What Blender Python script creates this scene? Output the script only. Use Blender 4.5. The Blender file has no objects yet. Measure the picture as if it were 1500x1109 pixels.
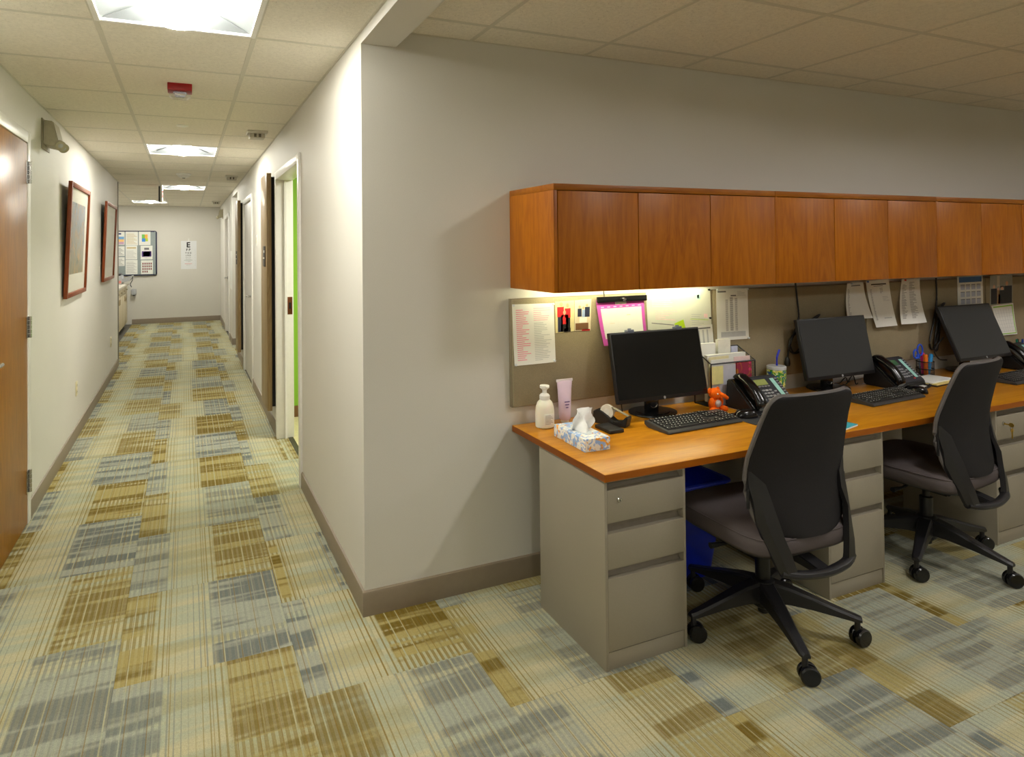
import bpy, bmesh, math, random
from mathutils import Vector, Matrix
random.seed(7)
scene = bpy.context.scene
COL = scene.collection
PI = math.pi

# ------------------------------------------------------------------ camera (solved from the carpet-tile and ceiling-grid lines)
F_PX, CX, CY = 915.05, 648.11, 349.92
YAW, PITCH, ROLL = 0.389405, 0.012807, 0.009119
CAM = Vector((-0.67627, -2.5243, 1.5157))
_fw = Vector((math.sin(YAW)*math.cos(PITCH), math.cos(YAW)*math.cos(PITCH), math.sin(PITCH)))
_r = Vector((math.cos(YAW), -math.sin(YAW), 0)); _d = -(_r.cross(_fw))
RIGHT = math.cos(ROLL)*_r + math.sin(ROLL)*_d
DOWN = -math.sin(ROLL)*_r + math.cos(ROLL)*_d
cam_d = bpy.data.cameras.new('camera'); cam = bpy.data.objects.new('camera', cam_d); COL.objects.link(cam)
M = Matrix((( RIGHT.x, -DOWN.x, -_fw.x, CAM.x), (RIGHT.y, -DOWN.y, -_fw.y, CAM.y), (RIGHT.z, -DOWN.z, -_fw.z, CAM.z), (0,0,0,1)))
cam.matrix_world = M
cam_d.sensor_fit = 'HORIZONTAL'; cam_d.sensor_width = 36; cam_d.lens = F_PX/1500*36
cam_d.shift_x = (750-CX)/1500; cam_d.shift_y = (CY-554.5)/1500
cam_d.clip_start = 0.05; cam_d.clip_end = 60
scene.camera = cam
def on(px, py, X=None, Y=None, Z=None):
    d = RIGHT*((px-CX)/F_PX) + DOWN*((py-CY)/F_PX) + _fw
    k, v = (0, X) if X is not None else (1, Y) if Y is not None else (2, Z)
    return CAM + d*((v-CAM[k])/d[k])

# ------------------------------------------------------------------ world and exposure
w = bpy.data.worlds.new('world'); scene.world = w; w.use_nodes = True
w.node_tree.nodes['Background'].inputs[0].default_value = (0.9, 0.95, 1, 1)
w.node_tree.nodes['Background'].inputs[1].default_value = 0.02
vs = scene.view_settings
vs.view_transform = 'Standard'; vs.look = 'None'; vs.gamma = 1; vs.use_curve_mapping = False; vs.exposure = 0.05
HALL_POWER = 92.0
OFFICE_POWER = 88.0
TASK_POWER = 35.0
ROOM_POWER = 60.0      # lamp in the exam room

# ------------------------------------------------------------------ helpers
def lin(c):
    return tuple(((x/255)/12.92 if x/255 <= .04045 else ((x/255+.055)/1.055)**2.4) for x in c)
class NT:
    def __init__(s, name):
        s.m = bpy.data.materials.new(name); s.m.use_nodes = True
        s.t = s.m.node_tree; s.t.nodes.clear()
        s.out = s.n('ShaderNodeOutputMaterial')
    def n(s, t, **kw):
        nd = s.t.nodes.new(t)
        for k, v in kw.items(): setattr(nd, k, v)
        return nd
    def put(s, sock, v):
        if hasattr(v, 'links') or isinstance(v, bpy.types.NodeSocket): s.t.links.new(v, sock)
        else:
            if sock.type == 'RGBA' and len(v) == 3: v = tuple(v)+(1,)
            sock.default_value = v
    def math(s, op, a, b=0.0, c=None, clamp=False):
        nd = s.n('ShaderNodeMath', operation=op, use_clamp=clamp)
        s.put(nd.inputs[0], a); s.put(nd.inputs[1], b)
        if c is not None: s.put(nd.inputs[2], c)
        return nd.outputs[0]
    def mix(s, f, a, b, blend='MIX'):
        nd = s.n('ShaderNodeMix', data_type='RGBA', blend_type=blend)
        s.put(nd.inputs[0], f); s.put(nd.inputs[6], a); s.put(nd.inputs[7], b)
        return nd.outputs[2]
    def rng(s, v, a, b, c=0.0, d=1.0, smooth=False):
        nd = s.n('ShaderNodeMapRange', interpolation_type='SMOOTHSTEP' if smooth else 'LINEAR')
        for i, x in enumerate((v, a, b, c, d)): s.put(nd.inputs[i], x)
        return nd.outputs[0]
    def xyz(s, x, y, z):
        nd = s.n('ShaderNodeCombineXYZ')
        for i, q in enumerate((x, y, z)): s.put(nd.inputs[i], q)
        return nd.outputs[0]
    def coord(s, sc=(1,1,1), rand=0.0, kind='Object'):
        tc = s.n('ShaderNodeTexCoord'); mp = s.n('ShaderNodeMapping')
        s.t.links.new(tc.outputs[kind], mp.inputs[0]); mp.inputs[3].default_value = sc
        if rand:
            oi = s.n('ShaderNodeObjectInfo'); r = s.math('MULTIPLY', oi.outputs['Random'], rand)
            s.t.links.new(s.xyz(r, r, r), mp.inputs[1])
        return mp.outputs[0]
    def noise(s, vec, scale, detail=3, rough=.5, dist=0.0):
        nd = s.n('ShaderNodeTexNoise'); s.put(nd.inputs['Vector'], vec)
        nd.inputs['Scale'].default_value = scale; nd.inputs['Detail'].default_value = detail
        nd.inputs['Roughness'].default_value = rough; nd.inputs['Distortion'].default_value = dist
        return nd.outputs['Fac']
    def bsdf(s, col, rough=.5, metal=0.0, spec=.5, bump=None, bs=.2, bd=.002, **kw):
        b = s.n('ShaderNodeBsdfPrincipled')
        s.put(b.inputs['Base Color'], col); s.put(b.inputs['Roughness'], rough); s.put(b.inputs['Metallic'], metal)
        s.put(b.inputs['Specular IOR Level'], spec)
        for k, v in kw.items(): s.put(b.inputs[k], v)
        if bump is not None:
            bn = s.n('ShaderNodeBump'); bn.inputs['Strength'].default_value = bs; bn.inputs['Distance'].default_value = bd
            s.put(bn.inputs['Height'], bump); s.t.links.new(bn.outputs[0], b.inputs['Normal'])
        s.t.links.new(b.outputs[0], s.out.inputs[0])
        return b
MATS = {}
def plain(name, rgb, rough=.5, metal=0.0, var=.06, scale=40, spec=.5, bs=.05, **kw):
    if name in MATS: return MATS[name]
    t = NT(name); c = lin(rgb); nz = t.noise(t.coord(), scale, 3)
    f = t.rng(nz, .3, .7, 1-var, 1+var)
    col = t.mix(1.0, c, t.xyz(f, f, f), 'MULTIPLY')
    t.bsdf(col, rough, metal, spec, bump=nz, bs=bs, bd=.001, **kw)
    MATS[name] = t.m; return t.m
def emit(name, rgb, power):
    if name in MATS: return MATS[name]
    t = NT(name); e = t.n('ShaderNodeEmission'); e.inputs[0].default_value = tuple(rgb)+(1,); e.inputs[1].default_value = power
    t.t.links.new(e.outputs[0], t.out.inputs[0]); MATS[name] = t.m; return t.m
def clear(name, tint=(1,1,1), rough=.02, refl=.5):
    if name in MATS: return MATS[name]
    t = NT(name); tr = t.n('ShaderNodeBsdfTransparent'); tr.inputs[0].default_value = tuple(tint)+(1,)
    g = t.n('ShaderNodeBsdfGlossy'); g.inputs['Roughness'].default_value = rough
    lw = t.n('ShaderNodeLayerWeight'); fc = t.math('ADD', t.math('MULTIPLY', t.math('POWER', lw.outputs['Facing'], 5.0), refl), .03)
    mx = t.n('ShaderNodeMixShader'); t.t.links.new(fc, mx.inputs[0]); t.t.links.new(tr.outputs[0], mx.inputs[1]); t.t.links.new(g.outputs[0], mx.inputs[2])
    t.t.links.new(mx.outputs[0], t.out.inputs[0]); MATS[name] = t.m; return t.m

# geometry
def box(bm, x0, x1, y0, y1, z0, z1, bev=0.0, seg=2, mtx=None):
    t = bmesh.new(); bmesh.ops.create_cube(t, size=1)
    bmesh.ops.scale(t, vec=(x1-x0, y1-y0, z1-z0), verts=t.verts)
    bmesh.ops.translate(t, vec=((x0+x1)/2, (y0+y1)/2, (z0+z1)/2), verts=t.verts)
    if bev: bmesh.ops.bevel(t, geom=t.edges[:], offset=bev, segments=seg, affect='EDGES', profile=.5, clamp_overlap=True)
    return merge(bm, t, mtx)
def merge(bm, t, mtx=None):
    if mtx is not None: bmesh.ops.transform(t, matrix=mtx, verts=t.verts)
    me = bpy.data.meshes.new('tmp'); t.to_mesh(me); t.free(); bm.from_mesh(me); bpy.data.meshes.remove(me)
    return bm
def loft(bm, rings, cap=True, closed=True):
    vs_ = [[bm.verts.new(p) for p in r] for r in rings]
    n = len(rings[0])
    for a, b in zip(vs_, vs_[1:]):
        for i in range(n if closed else n-1):
            j = (i+1) % n
            bm.faces.new((a[i], a[j], b[j], b[i]))
    if cap and closed:
        bm.faces.new(vs_[0][::-1]); bm.faces.new(vs_[-1])
    bmesh.ops.recalc_face_normals(bm, faces=bm.faces)
    return bm
def lathe(bm, prof, seg=24, c=(0,0,0), axis='z', sy=1.0):
    rings = []
    for r, z in prof:
        ring = []
        for i in range(seg):
            a = 2*PI*i/seg; p = (max(r, 1e-4)*math.cos(a), max(r, 1e-4)*math.sin(a)*sy, z)
            if axis == 'x': p = (p[2], p[0], p[1])
            if axis == 'y': p = (p[0], -p[2], p[1])
            ring.append((p[0]+c[0], p[1]+c[1], p[2]+c[2]))
        rings.append(ring)
    return loft(bm, rings)
def tube(bm, pts, r, seg=8, sq=1.0):
    pts = [Vector(p) for p in pts]; rings = []; n = len(pts)
    up = Vector((0, 0, 1))
    for i, p in enumerate(pts):
        d = (pts[min(i+1, n-1)]-pts[max(i-1, 0)]).normalized()
        a = d.cross(up)
        if a.length < .05: a = d.cross(Vector((0, 1, 0)))
        a.normalize(); b = a.cross(d).normalized()
        rr = r[i] if isinstance(r, (list, tuple)) else r
        rings.append([p + a*math.cos(2*PI*k/seg)*rr + b*math.sin(2*PI*k/seg)*rr*sq for k in range(seg)])
    return loft(bm, rings)
def smooth_path(pts, n=6):
    P = [Vector(p) for p in pts]; out = []
    for i in range(len(P)-1):
        p0, p1, p2, p3 = P[max(i-1, 0)], P[i], P[i+1], P[min(i+2, len(P)-1)]
        for k in range(n):
            t = k/n
            out.append(.5*((2*p1)+(p2-p0)*t+(2*p0-5*p1+4*p2-p3)*t*t+(3*p1-p0-3*p2+p3)*t**3))
    return out+[P[-1]]
def prism(bm, poly, lo, hi, axis='y', bev=0.0):
    def mp(a, b, h):
        return {'y': (a, h, b), 'z': (a, b, h), 'x': (h, a, b)}[axis]
    t = bmesh.new(); loft(t, [[mp(a, b, lo) for a, b in poly], [mp(a, b, hi) for a, b in poly]])
    if bev: bmesh.ops.bevel(t, geom=t.edges[:], offset=bev, segments=2, affect='EDGES', clamp_overlap=True)
    return merge(bm, t)
def obj(name, bm, mat, parent=None, ang=35):
    if bm is None or isinstance(bm, bpy.types.Mesh): me = bm
    else:
        me = bpy.data.meshes.new(name); bm.to_mesh(me); bm.free()
        for p in me.polygons: p.use_smooth = True
        me.set_sharp_from_angle(angle=math.radians(ang))
    if mat is not None and not me.materials: me.materials.append(mat)
    o = bpy.data.objects.new(name, me); COL.objects.link(o)
    if parent is not None: o.parent = parent
    return o
def tag(o, label, cat, group=None):
    o['label'] = label; o['category'] = cat
    if group: o['group'] = group
    return o
def thing(name, label, cat, loc=(0,0,0), rz=0.0, group=None, rot=None):
    o = bpy.data.objects.new(name, None); COL.objects.link(o); o.location = loc
    o.rotation_euler = rot if rot else (0, 0, rz); o.empty_display_size = .05
    return tag(o, label, cat, group)
def struct(name, bm, mat, parent=None, label=None):
    o = obj(name, bm, mat, parent)
    if parent is None: o['kind'] = 'structure'
    if label: o['label'] = label
    return o
def sroot(name, label, loc=(0,0,0)):
    o = bpy.data.objects.new(name, None); COL.objects.link(o); o.location = loc; o['kind'] = 'structure'; o['label'] = label
    return o
def B(*a, **k): return box(bmesh.new(), *a, **k)
def text(name, body, size, mtx, mat, parent, align='CENTER', ext=.0003, bold=0.0):
    cu = bpy.data.curves.new('t', 'FONT'); cu.body = body; cu.size = size; cu.align_x = align; cu.align_y = 'CENTER'; cu.extrude = ext; cu.offset = bold
    to = bpy.data.objects.new('t', cu); COL.objects.link(to)
    me = bpy.data.meshes.new_from_object(to); bpy.data.objects.remove(to); bpy.data.curves.remove(cu)
    me.transform(mtx); me.name = name
    return obj(name, me, mat, parent)
FACE_S = Matrix.Rotation(PI/2, 4, 'X')          # text plane facing -y

# ------------------------------------------------------------------ materials
def wall_mat(name, rgb):
    t = NT(name); nz = t.noise(t.coord(), 260, 2); big = t.noise(t.coord(), 1.3, 2)
    f = t.math('ADD', t.rng(nz, .3, .7, .975, 1.02), t.rng(big, .3, .7, -.02, .02))
    t.bsdf(t.mix(1, lin(rgb), t.xyz(f, f, f), 'MULTIPLY'), .55, spec=.35, bump=nz, bs=.12, bd=.001)
    return t.m
M_wall = wall_mat('wall_paint', (214, 211, 203))
M_green = wall_mat('green_wall_paint', (140, 190, 60))
def tile_mat():
    t = NT('acoustic_tile'); co = t.coord(rand=11.0)
    n1 = t.noise(co, 170, 3, .65); n2 = t.noise(co, 60, 2)
    pit = t.rng(n1, .60, .68, 0, 1, True)
    f = t.rng(n2, .3, .7, .95, 1.05)
    c = t.mix(1, lin((232, 226, 212)), t.xyz(f, f, f), 'MULTIPLY')
    c = t.mix(t.math('MULTIPLY', pit, .45), c, lin((150, 138, 116)))
    t.bsdf(c, .9, spec=.1, bump=t.math('SUBTRACT', 1, pit), bs=.5, bd=.002)
    return t.m
M_tile = tile_mat()
M_grid = plain('grid_metal', (205, 200, 184), .45, var=.02)
M_base = plain('rubber_base', (134, 121, 103), .45, var=.03)
M_frame_w = plain('white_frame_paint', (232, 230, 224), .35, var=.02)
M_dark = plain('dark_gap', (14, 13, 14), .8)
M_black = plain('black_plastic', (24, 24, 26), .42, var=.08)
M_blackg = plain('black_gloss_plastic', (16, 16, 18), .2)
M_chrome = plain('chrome', (200, 200, 200), .18, 1.0, var=.02)
M_white = plain('white_plastic', (235, 234, 228), .4, var=.02)
M_cream = plain('cream_plastic', (224, 214, 176), .4, var=.02)
M_metal = plain('taupe_metal', (146, 138, 122), .42, var=.03, scale=300, spec=.5)
def wood_mat(name, dark, light, rough, sc, along='z', coat=0.0):
    t = NT(name)
    s = {'z': (1, 1, .12), 'x': (.12, 1, 1), 'y': (1, .12, 1)}[along]
    co = t.coord(s, rand=17.0)
    n1 = t.noise(co, 9*sc, 5, .6, .8); n2 = t.noise(co, 46*sc, 3, .6); n3 = t.noise(t.coord((1,1,1), rand=5), 2.2, 2)
    ring = t.math('FRACT', t.math('MULTIPLY', n1, 7.0))
    ring = t.math('ABSOLUTE', t.math('SUBTRACT', ring, .5))
    f = t.math('ADD', t.math('MULTIPLY', ring, .5), t.math('MULTIPLY', n2, .55))
    f = t.math('ADD', f, t.math('MULTIPLY', t.math('SUBTRACT', n3, .5), .35))
    c = t.mix(t.rng(f, .12, .72), lin(dark), lin(light))
    t.bsdf(c, rough, spec=.28, bump=n2, bs=.03, bd=.0005, **({'Coat Weight': coat, 'Coat Roughness': .25} if coat else {}))
    return t.m
M_wood = wood_mat('cherry_laminate', (138, 72, 2), (176, 104, 8), .42, 1.0)
M_deskw = wood_mat('cherry_worktop', (172, 106, 10), (210, 146, 28), .32, .7, 'x', .15)
M_doorw = wood_mat('maple_door_veneer', (138, 84, 4), (176, 116, 12), .34, 1.2, coat=.1)
M_panelw = wood_mat('taupe_wood_panel', (132, 108, 74), (168, 144, 104), .35, 1.4)
M_framew = wood_mat('mahogany_frame', (110, 50, 22), (146, 74, 38), .35, 3)
M_maple = wood_mat('pale_maple_laminate', (205, 192, 162), (222, 210, 184), .45, 1.0)
def fabric_mat(name, rgb, sc=500, var=.14, rough=.9, rough_bump=.35):
    t = NT(name); co = t.coord()
    n = t.noise(co, sc, 2); n2 = t.noise(co, 14, 2)
    f = t.math('ADD', t.rng(n, .3, .7, 1-var, 1+var), t.rng(n2, .3, .7, -.03, .03))
    t.bsdf(t.mix(1, lin(rgb), t.xyz(f, f, f), 'MULTIPLY'), rough, spec=.2, bump=n, bs=rough_bump, bd=.001)
    return t.m
M_tack = fabric_mat('tackboard_fabric', (150, 138, 112), 420)
M_mesh = fabric_mat('chair_mesh_fabric', (34, 32, 33), 700, .3, .8)
M_seat = fabric_mat('chair_seat_fabric', (86, 78, 78), 700, .12, .7)
M_paper = plain('paper', (232, 232, 226), .8, var=.01)
M_ink = plain('grey_print', (120, 120, 122), .8)
M_inkd = plain('black_print', (28, 28, 30), .8)
M_inkp = plain('pink_print', (232, 130, 160), .8)

def carpet_mat():
    t = NT('plaid_carpet'); tc = t.n('ShaderNodeTexCoord'); sp = t.n('ShaderNodeSeparateXYZ'); t.t.links.new(tc.outputs['Object'], sp.inputs[0])
    oi = t.n('ShaderNodeObjectInfo'); oc = t.n('ShaderNodeSeparateColor'); t.t.links.new(oi.outputs['Color'], oc.inputs[0])
    ty, g, b = oc.outputs[0], oc.outputs[1], oc.outputs[2]
    u = t.math('MULTIPLY', sp.outputs[0], 1/.61); v = t.math('MULTIPLY', sp.outputs[1], 1/.61)
    off = t.math('MULTIPLY', g, 41.0)
    def band(fu, fv, k, detail=3):
        return t.noise(t.xyz(t.math('ADD', t.math('MULTIPLY', u, fu), off), t.math('ADD', t.math('MULTIPLY', v, fv), k), t.math('MULTIPLY', b, 23.0)), 1.0, detail, .6)
    nA, nB, nC = band(.6, 6.5, 3.0, 2), band(.7, 8.0, 57.0, 2), band(.5, 5.5, 91.0, 1)
    fib = t.noise(tc.outputs['Object'], 420, 2, .7)
    fiv = t.noise(tc.outputs['Object'], 120, 2, .6)
    base = t.mix(t.rng(nB, .38, .62, 0, 1, True), lin((187, 180, 146)), lin((170, 173, 150)))
    base = t.mix(t.math('MULTIPLY', t.rng(nC, .5, .68, 0, 1, True), .5), base, lin((156, 149, 110)))
    fr = t.math('FRACT', t.math('ADD', t.math('MULTIPLY', u, 28.0), t.math('MULTIPLY', g, .4)))
    fr2 = t.math('FRACT', t.math('ADD', t.math('MULTIPLY', u, 13.0), g))
    fr3 = t.math('FRACT', t.math('ADD', t.math('MULTIPLY', u, 9.3), b))
    e = t.math('MULTIPLY', t.math('SUBTRACT', b, .5), .22)
    ue = t.math('ADD', u, e)
    dl = t.rng(ue, .36, .10, 0, 1)
    dr = t.math('MULTIPLY', t.rng(ue, .34, .66, 0, 1), t.rng(u, 1.02, .9, .75, 1))
    blue_d, blue_l = lin((104, 110, 109)), lin((160, 162, 148))
    gold_d, gold_l = lin((112, 93, 32)), lin((168, 153, 98))
    sA = t.rng(nA, .45, .57, 0, 1, True); sB = t.rng(nB, .57, .45, 0, 1, True)
    blueL, goldL = t.mix(sA, blue_l, blue_d), t.mix(sA, gold_l, gold_d)
    blueR, goldR = t.mix(sB, blue_l, blue_d), t.mix(sB, gold_l, gold_d)
    cl = t.mix(ty, blueL, goldL); cr = t.mix(ty, goldR, blueR)
    def layer(c, d, nz, rnd, blk, dark):
        pres = t.math('MULTIPLY', t.rng(nz, .38, .45, .12, 1, True), t.rng(rnd, 0, 1, .6, 1))
        core = t.math('MULTIPLY', t.rng(d, .55, .70, 0, .95, True), t.math('SUBTRACT', 1, t.math('MULTIPLY', t.math('LESS_THAN', fr2, .11), .75)))
        fringe = t.math('MULTIPLY', t.math('LESS_THAN', fr, t.math('MULTIPLY', d, .55)), .8)
        c = t.mix(t.math('MULTIPLY', fringe, t.rng(rnd, 0, 1, .7, 1)), c, dark)
        return t.mix(t.math('MULTIPLY', core, pres), c, blk)
    thin = t.math('MULTIPLY', t.math('LESS_THAN', fr, .2), .10)
    c = t.mix(thin, base, lin((120, 112, 84)))
    gm, bl_ = lin((136, 118, 58)), lin((134, 138, 130))
    c = layer(c, dl, nC, b, cl, t.mix(ty, bl_, gm))
    c = layer(c, dr, nA, t.math('FRACT', t.math('MULTIPLY', g, 7.3)), cr, t.mix(ty, gm, bl_))
    gl = t.math('MULTIPLY', t.math('LESS_THAN', fr3, .05), t.math('MULTIPLY', t.rng(t.math('MAXIMUM', dl, dr), .1, .4), .55))
    c = t.mix(gl, c, lin((132, 104, 40)))
    f = t.math('MULTIPLY', t.rng(fib, .25, .75, .72, 1.24), t.rng(fiv, .3, .7, .92, 1.08))
    c = t.mix(1, c, t.xyz(f, f, f), 'MULTIPLY')
    t.bsdf(c, .95, spec=.08, bump=fib, bs=.5, bd=.003)
    return t.m
M_carpet = carpet_mat()

# ------------------------------------------------------------------ the setting
XL, XD, YE = -1.505, 0.0, 11.62          # corridor left wall, corridor right wall, end wall
ZC, ZO = 2.415, 2.437                     # corridor and office ceilings
YB, XR = -6.4, 7.0                        # walls behind the camera and far right
# floor slab + carpet tiles (each tile one piece)
bm = bmesh.new(); box(bm, -2.72, XR+.12, YB-.12, 11.74, -.05, -.007)
floor = struct('floor', bm, plain('slab', (90, 86, 78), .9)); floor['label'] = 'plaid carpet tile floor in gold, beige and blue grey'
TW = .61; X0, Y0 = -.9144, -.38166
def clip_rects(x0, x1, y0, y1):
    regs = [(XL+.002, -.002, YB+.01, 6.63), (-1.75+.05, -.002, 6.632, YE-.004), (-.002, XR-.01, YB+.01, -.002), (-.002, 1.2, 6.78, 7.87), (-.002, .074, 1.547, 2.588)]
    out = []
    for a0, a1, b0, b1 in regs:
        c0, c1, d0, d1 = max(x0, a0), min(x1, a1), max(y0, b0), min(y1, b1)
        if c1-c0 > .012 and d1-d0 > .012: out.append((c0, c1, d0, d1))
    return out
full = None
for i in range(-3, 13):
    for j in range(-11, 21):
        x0 = X0+i*TW; par = 0 if i % 2 else .5
        y0 = Y0+(j+par)*TW
        for (c0, c1, d0, d1) in clip_rects(x0+.0003, x0+TW-.0003, y0+.0003, y0+TW-.0003):
            isfull = (c1-c0 > TW-.002 and d1-d0 > TW-.002)
            if y0 < -2.6 and x0 > 2.2: continue
            if isfull and full is not None: o = obj('carpet_tile', full, M_carpet, floor)
            else:
                m = B(c0-x0, c1-x0, d0-y0, d1-y0, -.007, 0, .0004, 1)
                o = obj('carpet_tile', m, M_carpet, floor)
                if isfull: full = o.data
            o.location = (x0, y0, 0)
            ty = (j + (1 if i % 4 in (0, 3) else 0)) % 2
            o.color = (ty, random.random(), random.random(), 1)
# the carpet out of view, behind the camera to the right
bm = B(2.2, XR-.01, YB+.01, -2.6, -.007, -.0005)
o = obj('carpet_field', bm, M_carpet, floor); o['kind'] = 'stuff'; o.color = (0, .3, .6, 1)

# walls
WT = .12
def wall(name, boxes, mat=M_wall, label=None):
    bm = bmesh.new()
    for q in boxes: box(bm, *q)
    o = struct(name, bm, mat)
    if label: o['label'] = label
    return o
ZW = 2.6
D1 = (1.535, 2.60); D2 = (4.63, 5.68); OP = (6.78, 7.87); D3 = (8.62, 9.66); DH = 2.075
wall('wall_right', [(XD, WT, 0, D1[0], 0, ZW), (XD, WT, D1[0], D1[1], DH, ZW), (XD, WT, D1[1], D2[0], 0, ZW), (XD, WT, D2[0], D2[1], DH, ZW),
     (XD, WT, D2[1], OP[0], 0, ZW), (XD, WT, OP[0], OP[1], 2.33, ZW), (XD, WT, OP[1], D3[0], 0, ZW), (XD, WT, D3[0], D3[1], DH, ZW), (XD, WT, D3[1], YE+WT, 0, ZW)],
     label='pale corridor wall with doors into the exam rooms')
wall('wall_back', [(WT, XR, 0, WT, 0, ZW)], label='pale grey wall behind the desks')
LD = (.66, 1.60); LDH = 2.14
wall('wall_left', [(XL-WT, XL, YB, LD[0], 0, ZW), (XL-WT, XL, LD[0], LD[1], LDH, ZW), (XL-WT, XL, LD[1], 6.64, 0, ZW)], label='pale corridor wall with the wooden door and pictures')
wall('wall_alcove', [(-2.72, -2.6, 6.52, YE+WT, 0, ZW), (-2.6, XL-WT, 6.52, 6.64, 0, ZW)], label='pale walls of the counter alcove')
wall('wall_end', [(-2.6, XD, YE, YE+WT, 0, ZW)], label='pale end wall of the corridor')
wall('wall_front', [(XL-WT, XR+WT, YB-WT, YB, 0, ZW)], label='wall behind the camera')
wall('wall_side', [(XR, XR+WT, YB, WT, 0, ZW)], label='far side wall of the office')
# corner bead at the end of the left wall
struct('trim_1', B(XL-.004, XL+.012, 6.632, 6.652, 0, ZC-.01, .003), plain('metal_bead', (150, 146, 138), .35, .6))
# dropped header between corridor and office
struct('trim_2', B(.0, .152, YB, 0, 2.366, ZW), M_wall, label='dropped header between corridor and office')

# exam room behind the first doorway, side passage, rooms behind the other doors
wall('wall_exam_room', [(WT, 2.6, 3.20, 3.30, .0, ZW), (2.6, 2.7, WT, 3.3, 0, ZW)], M_green, 'green wall of the exam room')
wall('wall_exam_side', [(WT, 2.6, WT, WT+.02, 0, ZW)], M_wall)
struct('floor_exam_room', B(.113, 2.6, WT+.02, 3.2, -.006, .002), plain('cream_vinyl', (222, 208, 168), .4))
struct('floor_threshold', B(.075, .112, D1[0]+.012, D1[1]-.012, -.006, .004, .002), plain('dark_threshold', (62, 58, 40), .6), label='dark rubber threshold strip')
bm = bmesh.new(); box(bm, WT, 2.6, 3.182, 3.2, 0, .1, .004); struct('baseboard_exam_room', bm, plain('brown_base', (120, 84, 50), .5))
wall('ceiling_exam_room', [(WT, 2.7, WT, 3.3, 2.44, 2.5)], M_tile)
wall('wall_passage', [(WT, 1.3, 7.87, 7.97, 0, ZW), (1.2, 1.3, 6.68, 7.87, 0, ZW), (WT, 1.3, 6.68, 6.78, 0, ZW)], M_wall, 'walls of the side passage')
wall('ceiling_passage', [(WT, 1.3, 6.68, 7.97, 2.34, 2.4)], M_tile)

# baseboards
def baseboard(name, runs):
    bm = bmesh.new()
    for (x0, y0, x1, y1, nx, ny) in runs:
        h, d = .102, .011
        prof = [(0, 0), (d, 0), (d, h-.012), (d*.75, h-.004), (0, h)]
        ring = lambda x, y: [(x+nx*a, y+ny*a, b) for a, b in prof]
        loft(bm, [ring(x0, y0), ring(x1, y1)])
    return struct(name, bm, M_base)
baseboard('baseboard_back', [(-.011, 0, XR, 0, 0, -1)])
baseboard('baseboard_right', [(0, -.0005, 0, D1[0]-.05, -1, 0), (0, D1[1]+.05, 0, D2[0]-.05, -1, 0), (0, D2[1]+.05, 0, OP[0], -1, 0), (0, OP[1], WT, OP[1], 0, -1), (0, OP[1]-.011, 0, D3[0]-.05, -1, 0), (0, D3[1]+.05, 0, YE, -1, 0)])
baseboard('baseboard_left', [(XL, YB, XL, LD[0]-.06, 1, 0), (XL, LD[1]+.045, XL, 6.632, 1, 0)])
baseboard('baseboard_end', [(-1.7, YE, 0, YE, 0, -1)])

# ceilings: panel by panel in a metal grid
def ceiling(name, xs, ys, zc, skip, label, seen):
    root = sroot(name, label)
    cache = {}
    for a in range(len(xs)-1):
        for b in range(len(ys)-1):
            if (a, b) in skip: continue
            w_, h_ = xs[a+1]-xs[a], ys[b+1]-ys[b]
            if w_ < .02 or h_ < .02: continue
            k = (round(w_, 3), round(h_, 3))
            if k not in cache:
                cache[k] = obj('ceiling_tile', B(.006, w_-.006, .006, h_-.006, -.002, .014, .003, 1), M_tile, root); o = cache[k]
            else: o = obj('ceiling_tile', cache[k].data, M_tile, root)
            o.location = (xs[a], ys[b], zc)
    for x in xs:
        obj('grid_bar', B(x-.011, x+.011, ys[0], ys[-1], zc-.004, zc+.03, .0015, 1), M_grid, root)
    for y in ys:
        obj('grid_bar', B(xs[0], xs[-1], y-.011, y+.011, zc-.0036, zc+.028, .0015, 1), M_grid, root)
    obj('deck', B(xs[0]-.05, xs[-1]+.05, ys[0]-.05, ys[-1]+.05, zc+.20, zc+.23), M_dark, root)
    return root
PY = .615
ysc = [YB+.0] + [.227+PY*k for k in range(-10, 19)] + [YE]
ysc = sorted(set(round(y, 4) for y in ysc if y >= YB))
xsc = [XL, -1.0, -.4045, 0.0]
iy = lambda k: ysc.index(round(.227+PY*k, 4))
ysm = [y for y in ysc if y < 6.993]; yse = [y for y in ysc if y > 6.99]
iy = lambda k: ysm.index(round(.227+PY*k, 4))
hall_cells = [(1, iy(-7)), (1, iy(-1)), (1, iy(5))]
ceiling('ceiling', xsc, ysm, ZC, hall_cells, 'acoustic tile ceiling of the corridor', None)
xse = [-2.6, -2.2, -1.605, -1.0, -.4045, 0.0]
end_cells = [(3, 0), (2, yse.index(round(.227+PY*16, 4)))]
ce = ceiling('ceiling_alcove', xse, yse, ZC, end_cells, 'acoustic tile ceiling at the end of the corridor', None)
obj('ceiling_tile', B(-2.6, XL-.002, 6.64, 6.98, ZC-.002, ZC+.014, .002, 1), M_tile, ce)
PO = .603
xso = [.152]+[.504+PO*k for k in range(0, 11)]+[XR]
yso = sorted([YB]+[-.198-PO*k for k in range(0, 10)]+[0.0])
ox = lambda k: xso.index(.504+PO*k)
oy = lambda k: yso.index(-.198-PO*k)
off_cells = [(ox(2), oy(3)), (ox(6), oy(3)), (ox(2), oy(7)), (ox(6), oy(7))]
ceiling('ceiling_office', xso, yso, ZO, off_cells, 'acoustic tile ceiling over the desks', None)

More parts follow.
